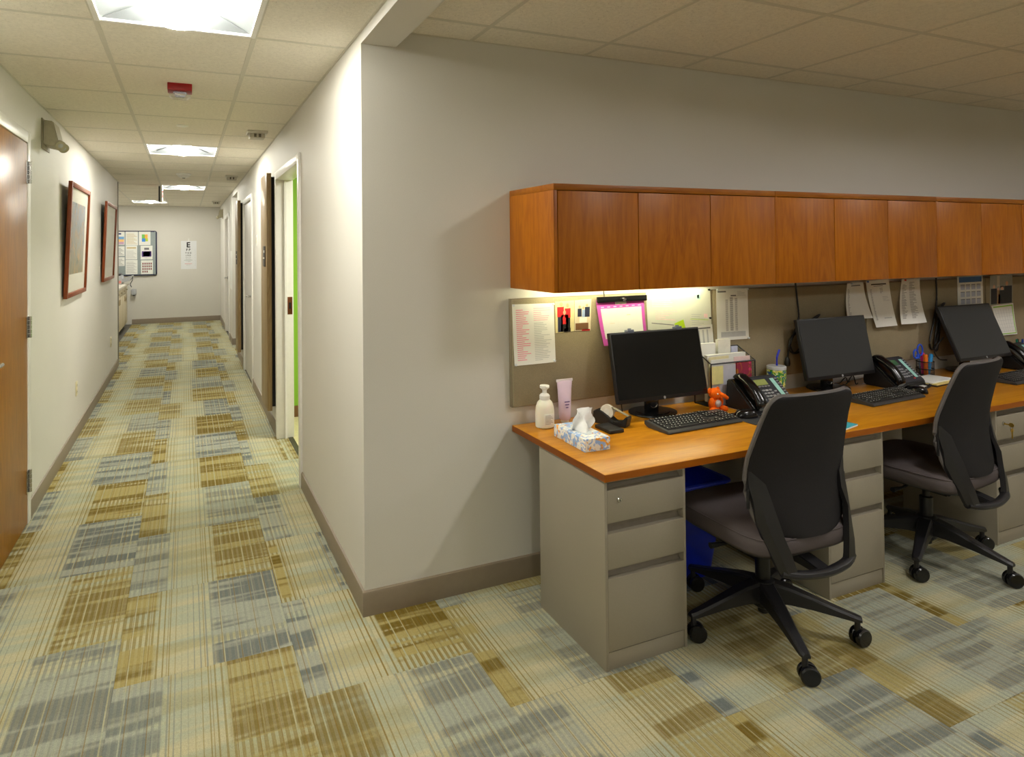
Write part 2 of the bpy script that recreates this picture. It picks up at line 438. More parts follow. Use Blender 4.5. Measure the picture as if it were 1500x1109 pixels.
# ------------------------------------------------------------------ recessed troffers (the room's own lamps)
M_refl = plain('reflector_enamel', (112, 116, 118), .4, var=.01)
def troffer(x0, x1, y0, y1, zc, label, lensmat, group, lz=.02, d=.07):
    cx, cy = (x0+x1)/2, (y0+y1)/2; hx, hy = (x1-x0)/2, (y1-y0)/2
    t = thing('troffer_light', label, 'ceiling light', (cx, cy, zc), 0, group)
    bm = bmesh.new()
    for s in (-1, 1):
        box(bm, s*(hx-.007)-.011, s*(hx-.007)+.011, -hy, hy, -.006, .01, .002, 1)
        box(bm, -hx, hx, s*(hy-.007)-.011, s*(hy-.007)+.011, -.0055, .009, .002, 1)
    obj('frame', bm, M_frame_w, t)
    ix, iy_ = hx-.016, hy-.016; lx = .075
    for s in (-1, 1):
        bm = bmesh.new(); n = 8; rings = []
        for k in range(n+1):
            q = k/n; x = s*(ix+(lx-ix)*q); z = .004+d*math.sin(q*PI/2)
            rings.append([(x, -iy_, z), (x, iy_, z)])
        loft(bm, rings, cap=False, closed=False)
        bmesh.ops.solidify(bm, geom=bm.faces[:], thickness=.002)
        obj('reflector_wing', bm, M_refl, t)
    for s in (-1, 1):                                   # sloping end plates
        bm = bmesh.new(); e = iy_-.10
        loft(bm, [[(-ix, s*iy_, .003), (ix, s*iy_, .003)], [(-lx, s*e, .004+d*.92), (lx, s*e, .004+d*.92)]], cap=False, closed=False)
        bmesh.ops.solidify(bm, geom=bm.faces[:], thickness=.002)
        obj('end_plate', bm, M_refl, t)
    bm = bmesh.new(); n = 10; rings = []
    for y in (-iy_+.004, iy_-.004):
        rings.append([(lx*math.cos(PI*k/n)*1.0, y, lz-.032*math.sin(PI*k/n)) for k in range(n+1)] + [(-lx, y, d+.008), (lx, y, d+.008)])
    loft(bm, rings)
    obj('lens', bm, lensmat, t)
    obj('housing', B(-hx+.004, hx-.004, -hy+.004, hy-.004, .085+d-.07, .115+d-.07), M_grid, t)
    return t
L_hall = emit('hall_lens', (1.0, .975, .87), HALL_POWER)
L_off = emit('office_lens', (1.0, .97, .935), OFFICE_POWER)
hl = ['recessed white troffer over the corridor behind the header', 'large recessed white troffer in the corridor ceiling before the red strobe',
      'recessed white troffer between the sprinkler cap and the smoke detector', 'recessed white troffer beside the hanging exit sign']
for (a, b), lb in zip(hall_cells, hl): troffer(xsc[a], xsc[a+1], ysm[b], ysm[b+1], ZC, lb, L_hall, 'corridor troffers')
for (a, b), lb in zip(end_cells, [hl[3], 'recessed white troffer at the alcove edge near the bulletin board']): troffer(xse[a], xse[a+1], yse[b], yse[b+1], ZC, lb, L_hall, 'corridor troffers')
for n_, (a, b) in enumerate(off_cells): troffer(xso[a], xso[a+1], yso[b], yso[b+1], ZO, ['recessed white troffer in the office ceiling above the second drawer pedestal', 'recessed white troffer in the office ceiling right of the desk area', 'recessed white troffer in the office ceiling behind the first chair', 'recessed white troffer in the office ceiling far behind the desks'][n_], L_off, 'office troffers', .082, .095)
ld = bpy.data.lights.new('exam_room_lamp', 'AREA'); ld.energy = ROOM_POWER; ld.size = .6; ld.color = (1, .97, .88)
lo = bpy.data.objects.new('exam_room_lamp', ld); COL.objects.link(lo); lo.location = (1.2, 1.7, 2.42)

# ------------------------------------------------------------------ corridor: left wall
def hinge(parent, y, z0, z1, x):
    h = bmesh.new(); n = 5; L = (z1-z0)/n
    for k in range(n): lathe(h, [(.0075, z0+k*L+.0008), (.0085, z0+k*L+.002), (.0085, z0+(k+1)*L-.002), (.0075, z0+(k+1)*L-.0008)], 12, (x+.010, y, 0))
    box(h, x-.002, x+.003, y-.042, y, z0, z1, .0006, 1)
    return obj('hinge', h, M_chrome, parent)
d1 = sroot('door_1', 'flush honey-brown wooden door with three steel hinges in a white frame', (XL, LD[1], 0))
bm = bmesh.new()
box(bm, -.1, .014, -.022, .040, 0, LDH+.042, .003); box(bm, -.1, .014, -(LD[1]-LD[0])-.040, -(LD[1]-LD[0])+.022, 0, LDH+.042, .003); box(bm, -.1, .0135, -(LD[1]-LD[0])-.04, .04, LDH-.022, LDH+.042, .003)
obj('door_frame', bm, M_frame_w, d1)
leaf = obj('door_leaf', B(-.034, .010, -(LD[1]-LD[0])+.026, -.026, .006, LDH-.026, .002), M_doorw, d1)
for z0, z1 in ((.175, .30), (1.03, 1.15), (1.89, 2.015)): hinge(d1, -.02, z0, z1, .012)
bm = bmesh.new(); lathe(bm, [(.026, 0), (.026, .012), (.01, .016), (.01, .05)], 16, (.012, -.86, 1.0), 'x'); tube(bm, [(.055, -.86, 1.0), (.058, -.80, 1.0), (.056, -.74, 1.0)], .009)
obj('lever_handle', bm, M_chrome, d1)

# framed pictures, hung with the top leaning off the wall
def art_mat(name, cols, seed):
    t = NT(name); co = t.coord((1, 1, 1)); sp = t.n('ShaderNodeSeparateXYZ'); t.t.links.new(co, sp.inputs[0])
    n1 = t.noise(t.xyz(sp.outputs[0], t.math('ADD', sp.outputs[1], seed), t.math('MULTIPLY', sp.outputs[2], .5)), 26, 5, .75)
    n2 = t.noise(t.xyz(seed, sp.outputs[1], sp.outputs[2]), 9, 5, .7)
    h = t.rng(sp.outputs[2], .1, .62, 0, 1)
    c = t.mix(h, lin(cols[0]), lin(cols[1]))
    c = t.mix(t.rng(n1, .5, .62, 0, .9, True), c, lin(cols[2])); c = t.mix(t.rng(n2, .55, .66, 0, .8, True), c, lin(cols[3]))
    t.bsdf(c, .7); return t.m
def picture(y0, y1, z0, z1, label, art, matt):
    t = thing('framed_picture', label, 'picture', (XL+.006, (y0+y1)/2, z0), 0, 'pictures on the corridor wall', rot=(0, math.radians(2.4), 0))
    w2, h, fw = (y1-y0)/2, z1-z0, .034
    bm = bmesh.new()
    for s in (-1, 1): box(bm, .004, .030, s*(w2-fw/2)-fw/2, s*(w2-fw/2)+fw/2, 0, h, .003)
    box(bm, .004, .0295, -w2+fw, w2-fw, 0, fw, .003); box(bm, .004, .0295, -w2+fw, w2-fw, h-fw, h, .003)
    fr = obj('frame', bm, M_framew, t)
    obj('backing', B(.003, .009, -w2+.01, w2-.01, .01, h-.01), plain('kraft', (120, 100, 70), .8), t)
    obj('mat_board', B(.010, .013, -w2+fw-.004, w2-fw+.004, fw-.004, h-fw+.004), plain('cream_matboard', (222, 220, 204), .8, var=.01), t)
    if matt: obj('print', B(.0132, .0142, -w2+.15, w2-.15, .17, h-.14), art, t)
    else: obj('print', B(.0132, .0142, -w2+.13, w2-.16, .14, h-.13), art, t)
    obj('glass', B(.019, .0205, -w2+fw-.003, w2-fw+.003, fw-.003, h-fw+.003), clear('picture_glass', refl=.35), t)
picture(2.66, 3.60, 1.165, 2.02, 'framed landscape print with orange flowers and a wide cream mat', art_mat('meadow_print', [(120, 116, 70), (146, 156, 166), (190, 140, 70), (86, 96, 84)], 3.0), True)
picture(4.85, 5.85, 1.18, 2.03, 'framed pale print with a cream mat near the corridor corner', art_mat('pale_print', [(214, 212, 190), (208, 206, 190), (196, 196, 178), (216, 212, 196)], 8.0), False)

def emergency(loc, rz, label):
    t = thing('emergency_light', label, 'emergency light', loc, rz, 'emergency lights')      # local: wall at x=0, sticks out +x
    bm = bmesh.new()
    prism(bm, [(0.006, -.06), (.07, -.075), (.092, -.045), (.062, .085), (.006, .09)], -.10, .10, 'y', .006)
    obj('housing', bm, plain('beige_housing', (170, 163, 138), .45), t)
    obj('back_plate', B(0.0005, .008, -.115, .115, -.09, .10, .004), plain('beige_plate', (150, 142, 118), .5), t)
    for s in (-1, 1):
        hd = bmesh.new()
        mt = Matrix.Translation((.092, s*.055-.02, -.058)) @ Vector((.45, -.75, -.5)).to_track_quat('Z', 'Y').to_matrix().to_4x4()
        q = bmesh.new(); lathe(q, [(.012, -.026), (.026, -.018), (.031, .008), (.032, .02), (.028, .02)], 20); merge(hd, q, mt)
        lh = obj('lamp_head', hd, plain('beige_housing', (170, 163, 138), .45), t)
        q = bmesh.new(); lathe(q, [(.001, .012), (.0275, .018), (.001, .022)], 20); g = bmesh.new(); merge(g, q, mt); obj('lens', g, plain('lamp_lens', (200, 205, 208), .12, .3), lh)
    bm = bmesh.new(); lathe(bm, [(.001, 0), (.006, .001), (.005, .004), (.001, .005)], 10, (.0, 0, 0), 'x')
    o = obj('indicator', bm, emit('green_led', (.08, 1, .12), 2.0), t); o.location = (.080, -.02, -.076); o['label'] = 'green indicator lamp'
def _tmp(bm):
    me = bpy.data.meshes.new('tmp'); bm.to_mesh(me); bm.free(); return me
emergency((XL, 2.10, 2.24), 0, 'beige twin-head emergency light above the framed landscape print')
emergency((XD, 10.55, 2.2), PI, 'small emergency light high on the wall by the far door')

def outlet(y, z, label, sw=False):
    t = thing('wall_outlet', label, 'outlet', (XL, y, z), 0, 'outlets on the corridor wall')
    obj('plate', B(.0005, .006, -.036, .036, -.058, .058, .002), M_cream, t)
    for s in (-1, 1):
        bm = bmesh.new(); lathe(bm, [(.016, .005), (.016, .008), (.001, .008)], 16, (0, 0, s*.026), 'x'); so = obj('socket', bm, plain('ivory_socket', (206, 196, 158), .4), t)
        bm = bmesh.new()
        for q in (-1, 1): box(bm, .0079, .0084, q*.006-.0012, q*.006+.0012, s*.026-.004, s*.026+.005)
        obj('slot', bm, M_dark, so)
outlet(3.30, .395, 'cream duplex outlet low on the wall between the door and the pictures')
outlet(5.80, .43, 'cream duplex outlet low on the wall beneath the pale print')

# ------------------------------------------------------------------ corridor: right wall doors
def frame_boxes(bm, y0, y1, h, x_out=-.016, x_in=WT+.002):
    for (a, b) in ((y0-.048, y0+.012), (y1-.012, y1+.048)): box(bm, x_out, x_in, a, b, 0, h+.05, .003)
    box(bm, x_out+.0005, x_in-.0005, y0-.048, y1+.048, h-.012, h+.05, .003)
def lever(parent, x, y, z, dy, s=-1):
    bm = bmesh.new(); lathe(bm, [(.027, 0), (.027, s*.010), (.012, s*.014), (.011, s*.05)], 18, (x, y, z), 'x')
    tube(bm, smooth_path([(x+s*.05, y, z), (x+s*.056, y+dy*.04, z+.002), (x+s*.054, y+dy*.11, z-.004)]), .010)
    return obj('lever_handle', bm, M_chrome, parent)
d2 = sroot('door_2', 'white door frame open to the green exam room')
bm = bmesh.new(); frame_boxes(bm, D1[0], D1[1], DH)
box(bm, .05, .066, D1[1]-.028, D1[1]-.010, 0, DH); box(bm, .05, .066, D1[0]+.010, D1[0]+.028, 0, DH)
obj('door_frame', bm, M_frame_w, d2)
bm = B(.074, .112, D1[1]-.0145, D1[1]-.011, .985, 1.125, .001); sp = obj('strike_plate', bm, plain('bronze_plate', (120, 70, 40), .35, .7), d2); sp['label'] = 'bronze strike plate'
obj('strike_hole', B(.086, .100, D1[1]-.0152, D1[1]-.0138, 1.03, 1.08), M_dark, sp)
obj('door_leaf', B(WT+.02, WT+.98, D1[0]+.02, D1[0]+.062, .008, DH-.02, .002), M_panelw, d2)
d3 = sroot('door_3', 'closed white door with a lever handle in a white frame')
bm = bmesh.new(); frame_boxes(bm, D2[0], D2[1], DH); obj('door_frame', bm, M_frame_w, d3)
lf = obj('door_leaf', B(.006, .048, D2[0]+.014, D2[1]-.014, .006, DH-.015, .002), plain('white_door_paint', (224, 221, 216), .4, var=.02), d3)
lever(d3, .006, D2[0]+.09, .985, 1)
d4 = sroot('door_4', 'white door with a narrow glass light in a white frame')
bm = bmesh.new(); frame_boxes(bm, D3[0], D3[1], DH); obj('door_frame', bm, M_frame_w, d4)
bm = bmesh.new(); y0, y1 = D3[0]+.014, D3[1]-.014
box(bm, .03, .072, y0, y0+.16, .006, DH-.015, .002); box(bm, .03, .072, y0+.34, y1, .006, DH-.015, .002); box(bm, .03, .072, y0+.16, y0+.34, .006, .95, .002); box(bm, .03, .072, y0+.16, y0+.34, 1.98, DH-.015, .002)
obj('door_leaf', bm, plain('white_door_paint', (224, 221, 216), .4), d4)
obj('pane', B(.045, .051, y0+.16, y0+.34, .95, 1.98), plain('grey_glass', (120, 122, 122), .1), d4)
lever(d4, .03, D3[1]-.09, .985, -1)
bm = B(-.0012, .0002, 7.95, 8.5, .86, 1.48); tag(obj('posted_sheet', bm, M_paper), 'large blank white sheet posted beside the far white door', 'paper')

def wood_panel(y0, y1, z0, z1, label):
    t = thing('wood_wall_panel', label, 'wall panel', (XD, (y0+y1)/2, z0), 0, 'wooden wall panels by the doors'); h = (y1-y0)/2
    obj('panel', B(-.072, -.034, -h, h, 0, z1-z0, .002), M_panelw, t)
    obj('standoff_shade', B(-.034, -.0008, -h+.02, h-.02, .03, z1-z0-.03), M_dark, t)  # dark block holds the panel off; its black stands in for gap shade
wood_panel(2.70, 3.12, .20, 2.13, 'brown wooden wall panel between the exam room doorway and white door')
wood_panel(5.80, 6.20, .20, 2.13, 'brown wooden wall panel between the white door and side passage')
def room_sign(y, z, label):
    t = thing('room_sign', label, 'sign', (XD-.0725, y, z), 0, 'room signs'); 
    obj('plate', B(-.006, -.0004, -.07, .07, -.085, .085, .0015), plain('charcoal_sign', (54, 48, 46), .4), t)
    bm = bmesh.new(); box(bm, -.0068, -.0058, -.05, .05, -.02, -.008); box(bm, -.0068, -.0058, -.05, .02, .03, .05); obj('lettering', bm, M_white, t)
room_sign(2.86, 1.45, 'dark room sign on the wooden panel next to the exam room doorway')
room_sign(5.95, 1.40, 'dark room sign on the wooden panel next to the side passage')
t = thing('room_sign', 'slim grey sign plate on the wall beyond the far white door', 'sign', (XD, 9.85, 1.52), 0, 'room signs'); obj('plate', B(-.006, -.0004, -.05, .05, -.13, .13, .0015), plain('grey_sign', (150, 146, 138), .4), t)
bm = bmesh.new()
for q in range(3): box(bm, -.0068, -.0058, -.03, .03, -.1+q*.06, -.075+q*.06)
obj('lettering', bm, M_ink, t)
t = thing('light_switch', 'white wall switch plate between the wooden panel and the white door', 'switch', (XD, 4.15, 1.60)); obj('plate', B(-.006, -.0004, -.036, .036, -.058, .058, .002), M_white, t); obj('toggle', B(-.009, -.005, -.012, .012, -.03, .03, .002), M_cream, t)

# ------------------------------------------------------------------ corridor ceiling devices
t = thing('fire_strobe', 'red ceiling strobe with a clear lens in the corridor', 'alarm strobe', (-.705, 1.17, ZC-.002))
obj('body', B(-.062, .062, -.05, .05, -.038, .001, .004), plain('alarm_red', (150, 8, 14), .4), t)
bm = bmesh.new(); n = 12
loft(bm, [[(.057*sx, sy*.04, -.036) for sx, sy in ((-1,-1),(1,-1),(1,1),(-1,1))], [(.053*sx, sy*.036, -.062) for sx, sy in ((-1,-1),(1,-1),(1,1),(-1,1))], [(.034*sx, sy*.02, -.078) for sx, sy in ((-1,-1),(1,-1),(1,1),(-1,1))]])
ln = obj('strobe_lens', bm, clear('clear_lens', (.93, .93, .96), .05), t); 
bm = bmesh.new(); prism(bm, [(-.038, -.037), (.038, -.037), (.024, -.066), (-.024, -.066)], -.02, .02, 'y', .004); obj('reflector', bm, plain('strobe_chrome', (190, 190, 196), .25, .8), ln)
bm = bmesh.new(); tube(bm, [(-.026, -.024, -.055), (.026, -.024, -.055)], .005); obj('flash_tube', bm, M_white, ln)
bm = bmesh.new(); lathe(bm, [(.001, -.010), (.036, -.010), (.04, -.007), (.04, 0)], 24); o = tag(obj('sprinkler_cap', bm, M_white), 'small round white sprinkler cover plate in the corridor ceiling', 'sprinkler cap'); o.location = (-.70, 2.36, ZC-.001)
t = thing('smoke_detector', 'round white smoke detector in the corridor ceiling', 'smoke detector', (-.70, 5.50, ZC-.001))
bm = bmesh.new(); lathe(bm, [(.085, 0), (.085, -.012), (.078, -.02), (.001, -.02)], 28); obj('base', bm, M_white, t)
bm = bmesh.new(); lathe(bm, [(.066, -.019), (.062, -.038), (.04, -.05), (.001, -.052)], 28); obj('sensing_head', bm, M_white, t)
bm = bmesh.new(); lathe(bm, [(.018, -.051), (.014, -.058), (.001, -.058)], 14); obj('vent_cap', bm, plain('shadow_grey', (120, 118, 112), .5), t)
def jet(x, y, label):
    t = thing('ceiling_vent', label, 'vent', (x, y, ZC-.001), 0, 'square vents in the corridor ceiling')
    obj('plate', B(-.075, .075, -.075, .075, -.022, .001, .006), plain('vent_enamel', (205, 200, 188), .4), t)
    bm = bmesh.new(); box(bm, -.056, .056, -.056, .056, -.055, -.021, .006); obj('core', bm, plain('vent_core', (186, 180, 164), .5), t)
    for q in (-1, 1):
        bm = bmesh.new()
        box(bm, q*.017-.009, q*.017+.009, -.0575, -.055, -.05, -.024); box(bm, q*.017-.009, q*.017+.009, .055, .0575, -.05, -.024)
        obj('slot', bm, plain('slot_brown', (92, 84, 66), .6), t)
jet(-.17, 2.45, 'square white louvred ceiling vent nearest the exam room doorway')
jet(-.155, 5.55, 'square white louvred ceiling vent above the closed white door')
jet(-.15, 9.95, 'square white louvred ceiling vent near the end wall')
t = thing('exit_sign', 'hanging exit sign seen edge on below the corridor ceiling', 'exit sign', (-1.0, 7.02, ZC-.004))
obj('bracket', B(-.02, .02, -.06, .06, -.03, .0, .003), M_white, t)
obj('case', B(-.022, .022, -.16, .16, -.235, -.028, .004), plain('sign_case', (222, 220, 214), .4), t)
obj('end_cap', B(-.024, -.004, -.163, -.158, -.236, -.027, .001), M_blackg, t)
for s in (-1, 1):
    mt = Matrix.Translation((s*.0225, 0, -.13)) @ Matrix.Rotation(s*PI/2, 4, 'Z') @ FACE_S
    text('lettering', 'EXIT', .15, mt, emit('exit_red', (1, .05, .04), .9), t, bold=.004)

# ------------------------------------------------------------------ end of the corridor
EY = YE
def sheet(name, label, cat, x0, x1, z0, z1, y, mat=M_paper, group=None, lines=(), grid=None, thick=.0012):
    t = thing(name, label, cat, ((x0+x1)/2, y, z0), 0, group); w2, h = (x1-x0)/2, z1-z0
    obj('sheet', B(-w2, w2, -thick, 0, 0, h), mat, t)
    by = {}
    for (a, b, c, d, mm) in lines:
        bm = by.setdefault(mm.name, (bmesh.new(), mm))[0]
        box(bm, -w2+a*2*w2, -w2+b*2*w2, -thick-.0006, -thick+.0002, c*h, d*h)
    for nme, (bm, mm) in by.items(): obj('printing', bm, mm, t)
    return t
t = thing('bulletin_board', 'grey bulletin board with a rounded navy frame on the end wall', 'bulletin board', (-1.82, EY, .985))
obj('panel', B(-.57, .57, -.0355, -.001, .016, .9), fabric_mat('grey_blue_fabric', (150, 160, 160), 300), t)
bm = bmesh.new()
for s in (-1, 1): box(bm, s*.575-.014, s*.575+.014, -.037, -.001, .03, .885, .006)
box(bm, -.545, .545, -.037, -.001, 0, .028, .006); box(bm, -.545, .545, -.037, -.001, .887, .915, .006)
for sx in (-1, 1):
    for z, sz in ((.03, -1), (.885, 1)):
        tube(bm, [(sx*(.545+.03*math.sin(a)), -.0225, z+sz*(.03*math.cos(a)-.014)) for a in [k*PI/12 for k in range(7)]], .0145, 8)
obj('frame', bm, plain('navy_frame', (30, 32, 66), .4), t)
colr = lambda n, c: plain(n, c, .8)
def rows(x0, x1, z0, z1, n, m, duty=.4):
    return [(x0, x1-(.12*((k*7) % 3)), z0+(z1-z0)*k/n, z0+(z1-z0)*(k+duty)/n, m) for k in range(n)]
by = EY-.0374
g = 'papers on the bulletin board'
pal = colr('chart_tan', (206, 190, 150))
def bsheet(px0, px1, py0, py1, label, lines): 
    a = on(px0, py0, Y=by); b = on(px1, py1, Y=by); sheet('posted_paper', label, 'paper', a.x, b.x, b.z, a.z, by, M_paper, g, lines)
bsheet(184, 202, 339.5, 359.5, 'white table sheet with tan ruled rows at the top of the bulletin board', rows(.08, .92, .1, .9, 9, pal))
bsheet(203.5, 220.5, 339.5, 359, 'white flyer with a colourful round emblem on the bulletin board', [(.25, .5, .5, .8, colr('blob_g', (120, 190, 90))), (.5, .75, .5, .8, colr('blob_y', (240, 180, 80))), (.25, .55, .25, .5, colr('blob_b', (70, 140, 220))), (.55, .78, .28, .5, colr('blob_l', (190, 210, 60)))])
bsheet(184, 201, 360, 380, 'white form with a tan heading in the middle of the bulletin board', rows(.08, .92, .1, .7, 6, M_ink, .15)+[(.1, .9, .78, .9, pal)])
bsheet(206, 223.5, 360, 380, 'white flyer with a purple bordered box on the bulletin board', [(.1, .9, .2, .6, colr('purple', (72, 44, 110))), (.22, .78, .24, .56, M_paper), (.3, .7, .7, .85, M_ink)])
bsheet(184, 201.5, 381, 401.5, 'white dense text sheet at the bottom of the bulletin board', rows(.08, .92, .08, .92, 12, M_ink, .2))
bsheet(206.5, 224, 381.5, 401.5, 'white sheet with a grid of small portraits on the bulletin board', [(.12+.17*a, .22+.17*a, .12+.19*b, .26+.19*b, colr('portrait', (124, 62, 62))) for a in range(5) for b in range(4) if not (b == 0 and a > 2)])
bsheet(166, 182.5, 339.5, 358.5, 'white notice with blue, orange and tan colour bars on the bulletin board', [(.1, .95, .42, .62, colr('bar_b', (120, 170, 220))), (.1, .95, .22, .42, colr('bar_o', (232, 190, 120))), (.1, .95, .04, .22, colr('bar_l', (200, 160, 190))), (.35, .7, .78, .9, colr('navy_mark', (50, 60, 130)))])
bsheet(166, 182.5, 361, 375, 'white printed form left of the tan form on the bulletin board', rows(.08, .92, .1, .9, 6, M_ink, .3))
bsheet(166, 182.5, 377, 389.5, 'white form with red and yellow marks on the bulletin board', rows(.3, .92, .1, .9, 5, M_ink, .3)+[(.02, .25, .6, .8, colr('mark_r', (200, 60, 50))), (.02, .25, .3, .5, colr('mark_y', (230, 200, 60)))])
# eye chart
t = thing('eye_chart', 'white eye chart with black letters hung on the end wall', 'eye chart', (-.625, EY-.001, 1.10))
obj('card', B(-.152, .152, -.002, 0, 0, .59), plain('chart_card', (226, 228, 230), .6, var=.01), t)
def ln_(s, z, sz, bold=0.0):
    text('letters', s, sz, Matrix.Translation((-.01, -.0025, z)) @ FACE_S, M_inkd, t, bold=bold)
ln_('E', .50, .15, .005); ln_('F P', .40, .066, .002); ln_('T O Z', .335, .045, .001); ln_('L P E D', .285, .032, .001); ln_('P E C F D', .245, .024); ln_('E D F C Z P', .21, .018)
ln_('F E L O P Z D', .155, .015); ln_('D E F P O T E C', .085, .012)
for k in range(11): text('line_number', str(k+1) if k < 9 else str(k+1), .016, Matrix.Translation((.125, -.0025, .41-.034*k)) @ FACE_S, M_inkd, t)
obj('line_mark', B(-.09, .07, -.0026, -.0018, .183, .188), plain('chart_green', (60, 120, 90), .7), t); obj('line_mark', B(-.08, .06, -.0026, -.0018, .108, .114), plain('chart_red', (220, 90, 90), .7), t)
bm = bmesh.new(); box(bm, -.012, .012, -.006, 0, .585, .64, .002); tube(bm, [(0, -.008, .63), (0, -.022, .612), (0, -.02, .60)], .004); obj('hook', bm, M_white, t)

# base cabinets along the alcove, worktop, printer
XF = -1.742
cab_y = [(6.95, 7.98), (7.99, 9.02), (9.03, 10.06), (10.07, 11.10)]
labs = ['pale maple base cabinet at the corridor corner of the alcove', 'pale maple base cabinet second from the corridor corner', 'pale maple base cabinet second from the end wall', 'pale maple base cabinet below the printer by the end wall']
for (y0, y1), lb in zip(cab_y, labs):
    t = thing('base_cabinet', lb, 'cabinet', (XF, (y0+y1)/2, 0), 0, 'base cabinets under the alcove counter'); h = (y1-y0)/2
    obj('body', B(-.55, -.02, -h, h, .10, .83), M_maple, t); obj('toe_kick', B(-.50, -.06, -h, h, .0, .10), M_dark, t)
    for q in range(2):
        a, b = -h+q*h+.003, -h+(q+1)*h-.003
        dr = obj('drawer', B(-.02, -.001, a, b, .685, .825, .002), M_maple, t)
        bm = bmesh.new(); lathe(bm, [(.006, 0), (.006, .012), (.012, .018), (.010, .026), (.001, .027)], 12, (0, 0, .755), 'x')
        k = obj('knob', bm, plain('taupe_pull', (176, 158, 124), .4), dr); k.location = (0, (a+b)/2, 0)
        dd = obj('door', B(-.02, -.001, a, b, .105, .68, .002), M_maple, t)
        yy = b-.06 if q == 0 else a+.06
        bm = bmesh.new(); box(bm, -.001, .014, yy-.03, yy+.03, .56, .65, .004); obj('pull', bm, plain('taupe_pull', (176, 158, 124), .4), dd)
o = tag(obj('counter_top', B(-2.598, XF+.03, 6.90, 11.12, .831, .868, .004), plain('pale_counter', (216, 210, 196), .4)), 'pale laminate counter top over the alcove cabinets', 'counter')
t = thing('printer', 'grey printer with an open output tray on the alcove counter', 'printer', (-1.95, 10.75, .869))
obj('body', B(-.24, .16, -.2, .2, 0.0, .16, .012), plain('printer_grey', (176, 178, 182), .4), t)
obj('lid', B(-.24, .14, -.2, .2, .161, .20, .012), plain('printer_dark', (52, 52, 56), .35), t)
bm = bmesh.new(); prism(bm, [(.15, .09), (.33, .16), (.34, .148), (.29, .06), (.16, .03)], -.15, .15, 'y', .004); obj('output_tray', bm, plain('printer_grey', (176, 178, 182), .4), t)
bm = bmesh.new(); tube(bm, smooth_path([(.33, -.13, .15), (.335, -.14, .08), (.30, -.15, .0), (.32, -.15, -.06)]), .007); obj('tray_arm', bm, M_black, t)
o = obj('paper_stack', B(-.2, .15, -.202, -.196, .02, .07), plain('salmon', (220, 140, 130), .7), t); o['label'] = 'salmon pink paper edge'
bm = bmesh.new(); t = thing('wall_dispenser', 'small grey dispenser on the end wall behind the alcove counter', 'dispenser', (-1.66, EY, .66)); obj('body', B(-.045, .045, -.09, -.001, -.06, .06, .01), plain('printer_grey', (176, 178, 182), .4), t); obj('spout', B(-.02, .02, -.075, -.03, -.075, -.06, .004), M_black, t)

# ------------------------------------------------------------------ office: overhead cabinets
CX0, CD, CZ0, CZ1 = .692, .37, 1.325, 1.768
seams = [.692, 1.926, 3.160, 4.394, 5.63]
cl = ['cherry overhead cabinet above the pink calendar with three plain doors', 'cherry overhead cabinet above the second monitor with three plain doors', 'cherry overhead cabinet above the third monitor with three plain doors', 'cherry overhead cabinet past the group photo with three plain doors']
for k in range(4):
    x0, x1 = seams[k], seams[k+1]
    t = thing('overhead_cabinet', cl[k], 'cabinet', (x0, 0, CZ0), 0, 'overhead cabinets along the desk wall'); W_ = x1-x0-.001; H_ = CZ1-CZ0
    bm = bmesh.new()
    box(bm, 0, .018, -CD+.001, -.001, 0, H_-.026, .001); box(bm, W_-.018, W_, -CD+.022, -.001, 0, H_-.026, .001)
    box(bm, .018, W_-.018, -CD+.024, -.001, .036, .05); box(bm, .018, W_-.018, -.012, -.001, .0, H_-.026)
    obj('carcass', bm, M_wood, t)
    obj('top_panel', B(0 if k else -.0, W_, -CD-.002, -.001, H_-.026, H_, .002), wood_mat('cherry_top', (126, 66, 2), (160, 96, 8), .42, 1, 'x') if k == 0 else bpy.data.materials['cherry_top'], t)
    a = .019 if k == 0 else .002
    dw = (W_-a)/3
    obj('door_gap_shade', B(a+.001, W_-.002, -CD+.0203, -CD+.0225, .002, H_-.0295), M_dark, t)  # thin dark sheet, painted shade for the gaps between the doors
    for q in range(3):
        obj('door', B(a+q*dw+.0017, a+(q+1)*dw-.0017, -CD, -CD+.02, .0, H_-.029, .0012), M_wood, t)
# task light under the first cabinet
t = thing('task_light', 'slim white task light under the first overhead cabinet', 'task light', (1.30, -.11, CZ0+.0355))
obj('housing', B(-.53, .53, -.035, .035, -.022, 0, .004), M_white, t)
bm = bmesh.new(); lathe(bm, [(.001, -.5), (.013, -.5), (.013, .5), (.001, .5)], 12, (0, 0, -.026), 'x'); obj('tube', bm, emit('task_tube', (1, .95, .60), TASK_POWER), t)

# tack boards
BY = -.034
bl = ['beige fabric tack board under the first overhead cabinet holding the calendar', 'beige fabric tack board behind the tumbler and second monitor', 'beige fabric tack board behind the pen cup and third monitor', 'beige fabric tack board past the group photo']
bx = [.682, 1.872, 3.07, 4.27, 5.45]
for k in range(4):
    t = thing('tack_board', bl[k], 'tack board', (bx[k], 0, .787), 0, 'tack boards along the desk wall'); W_ = bx[k+1]-bx[k]-.008
    obj('fabric_panel', B(.003, W_-.003, BY, -.006, .003, .487, .004), M_tack, t)
    bm = bmesh.new(); box(bm, 0, W_, -.024, -.001, 0, .49, .001); obj('edge_frame', bm, plain('taupe_edge', (128, 116, 92), .5), t)

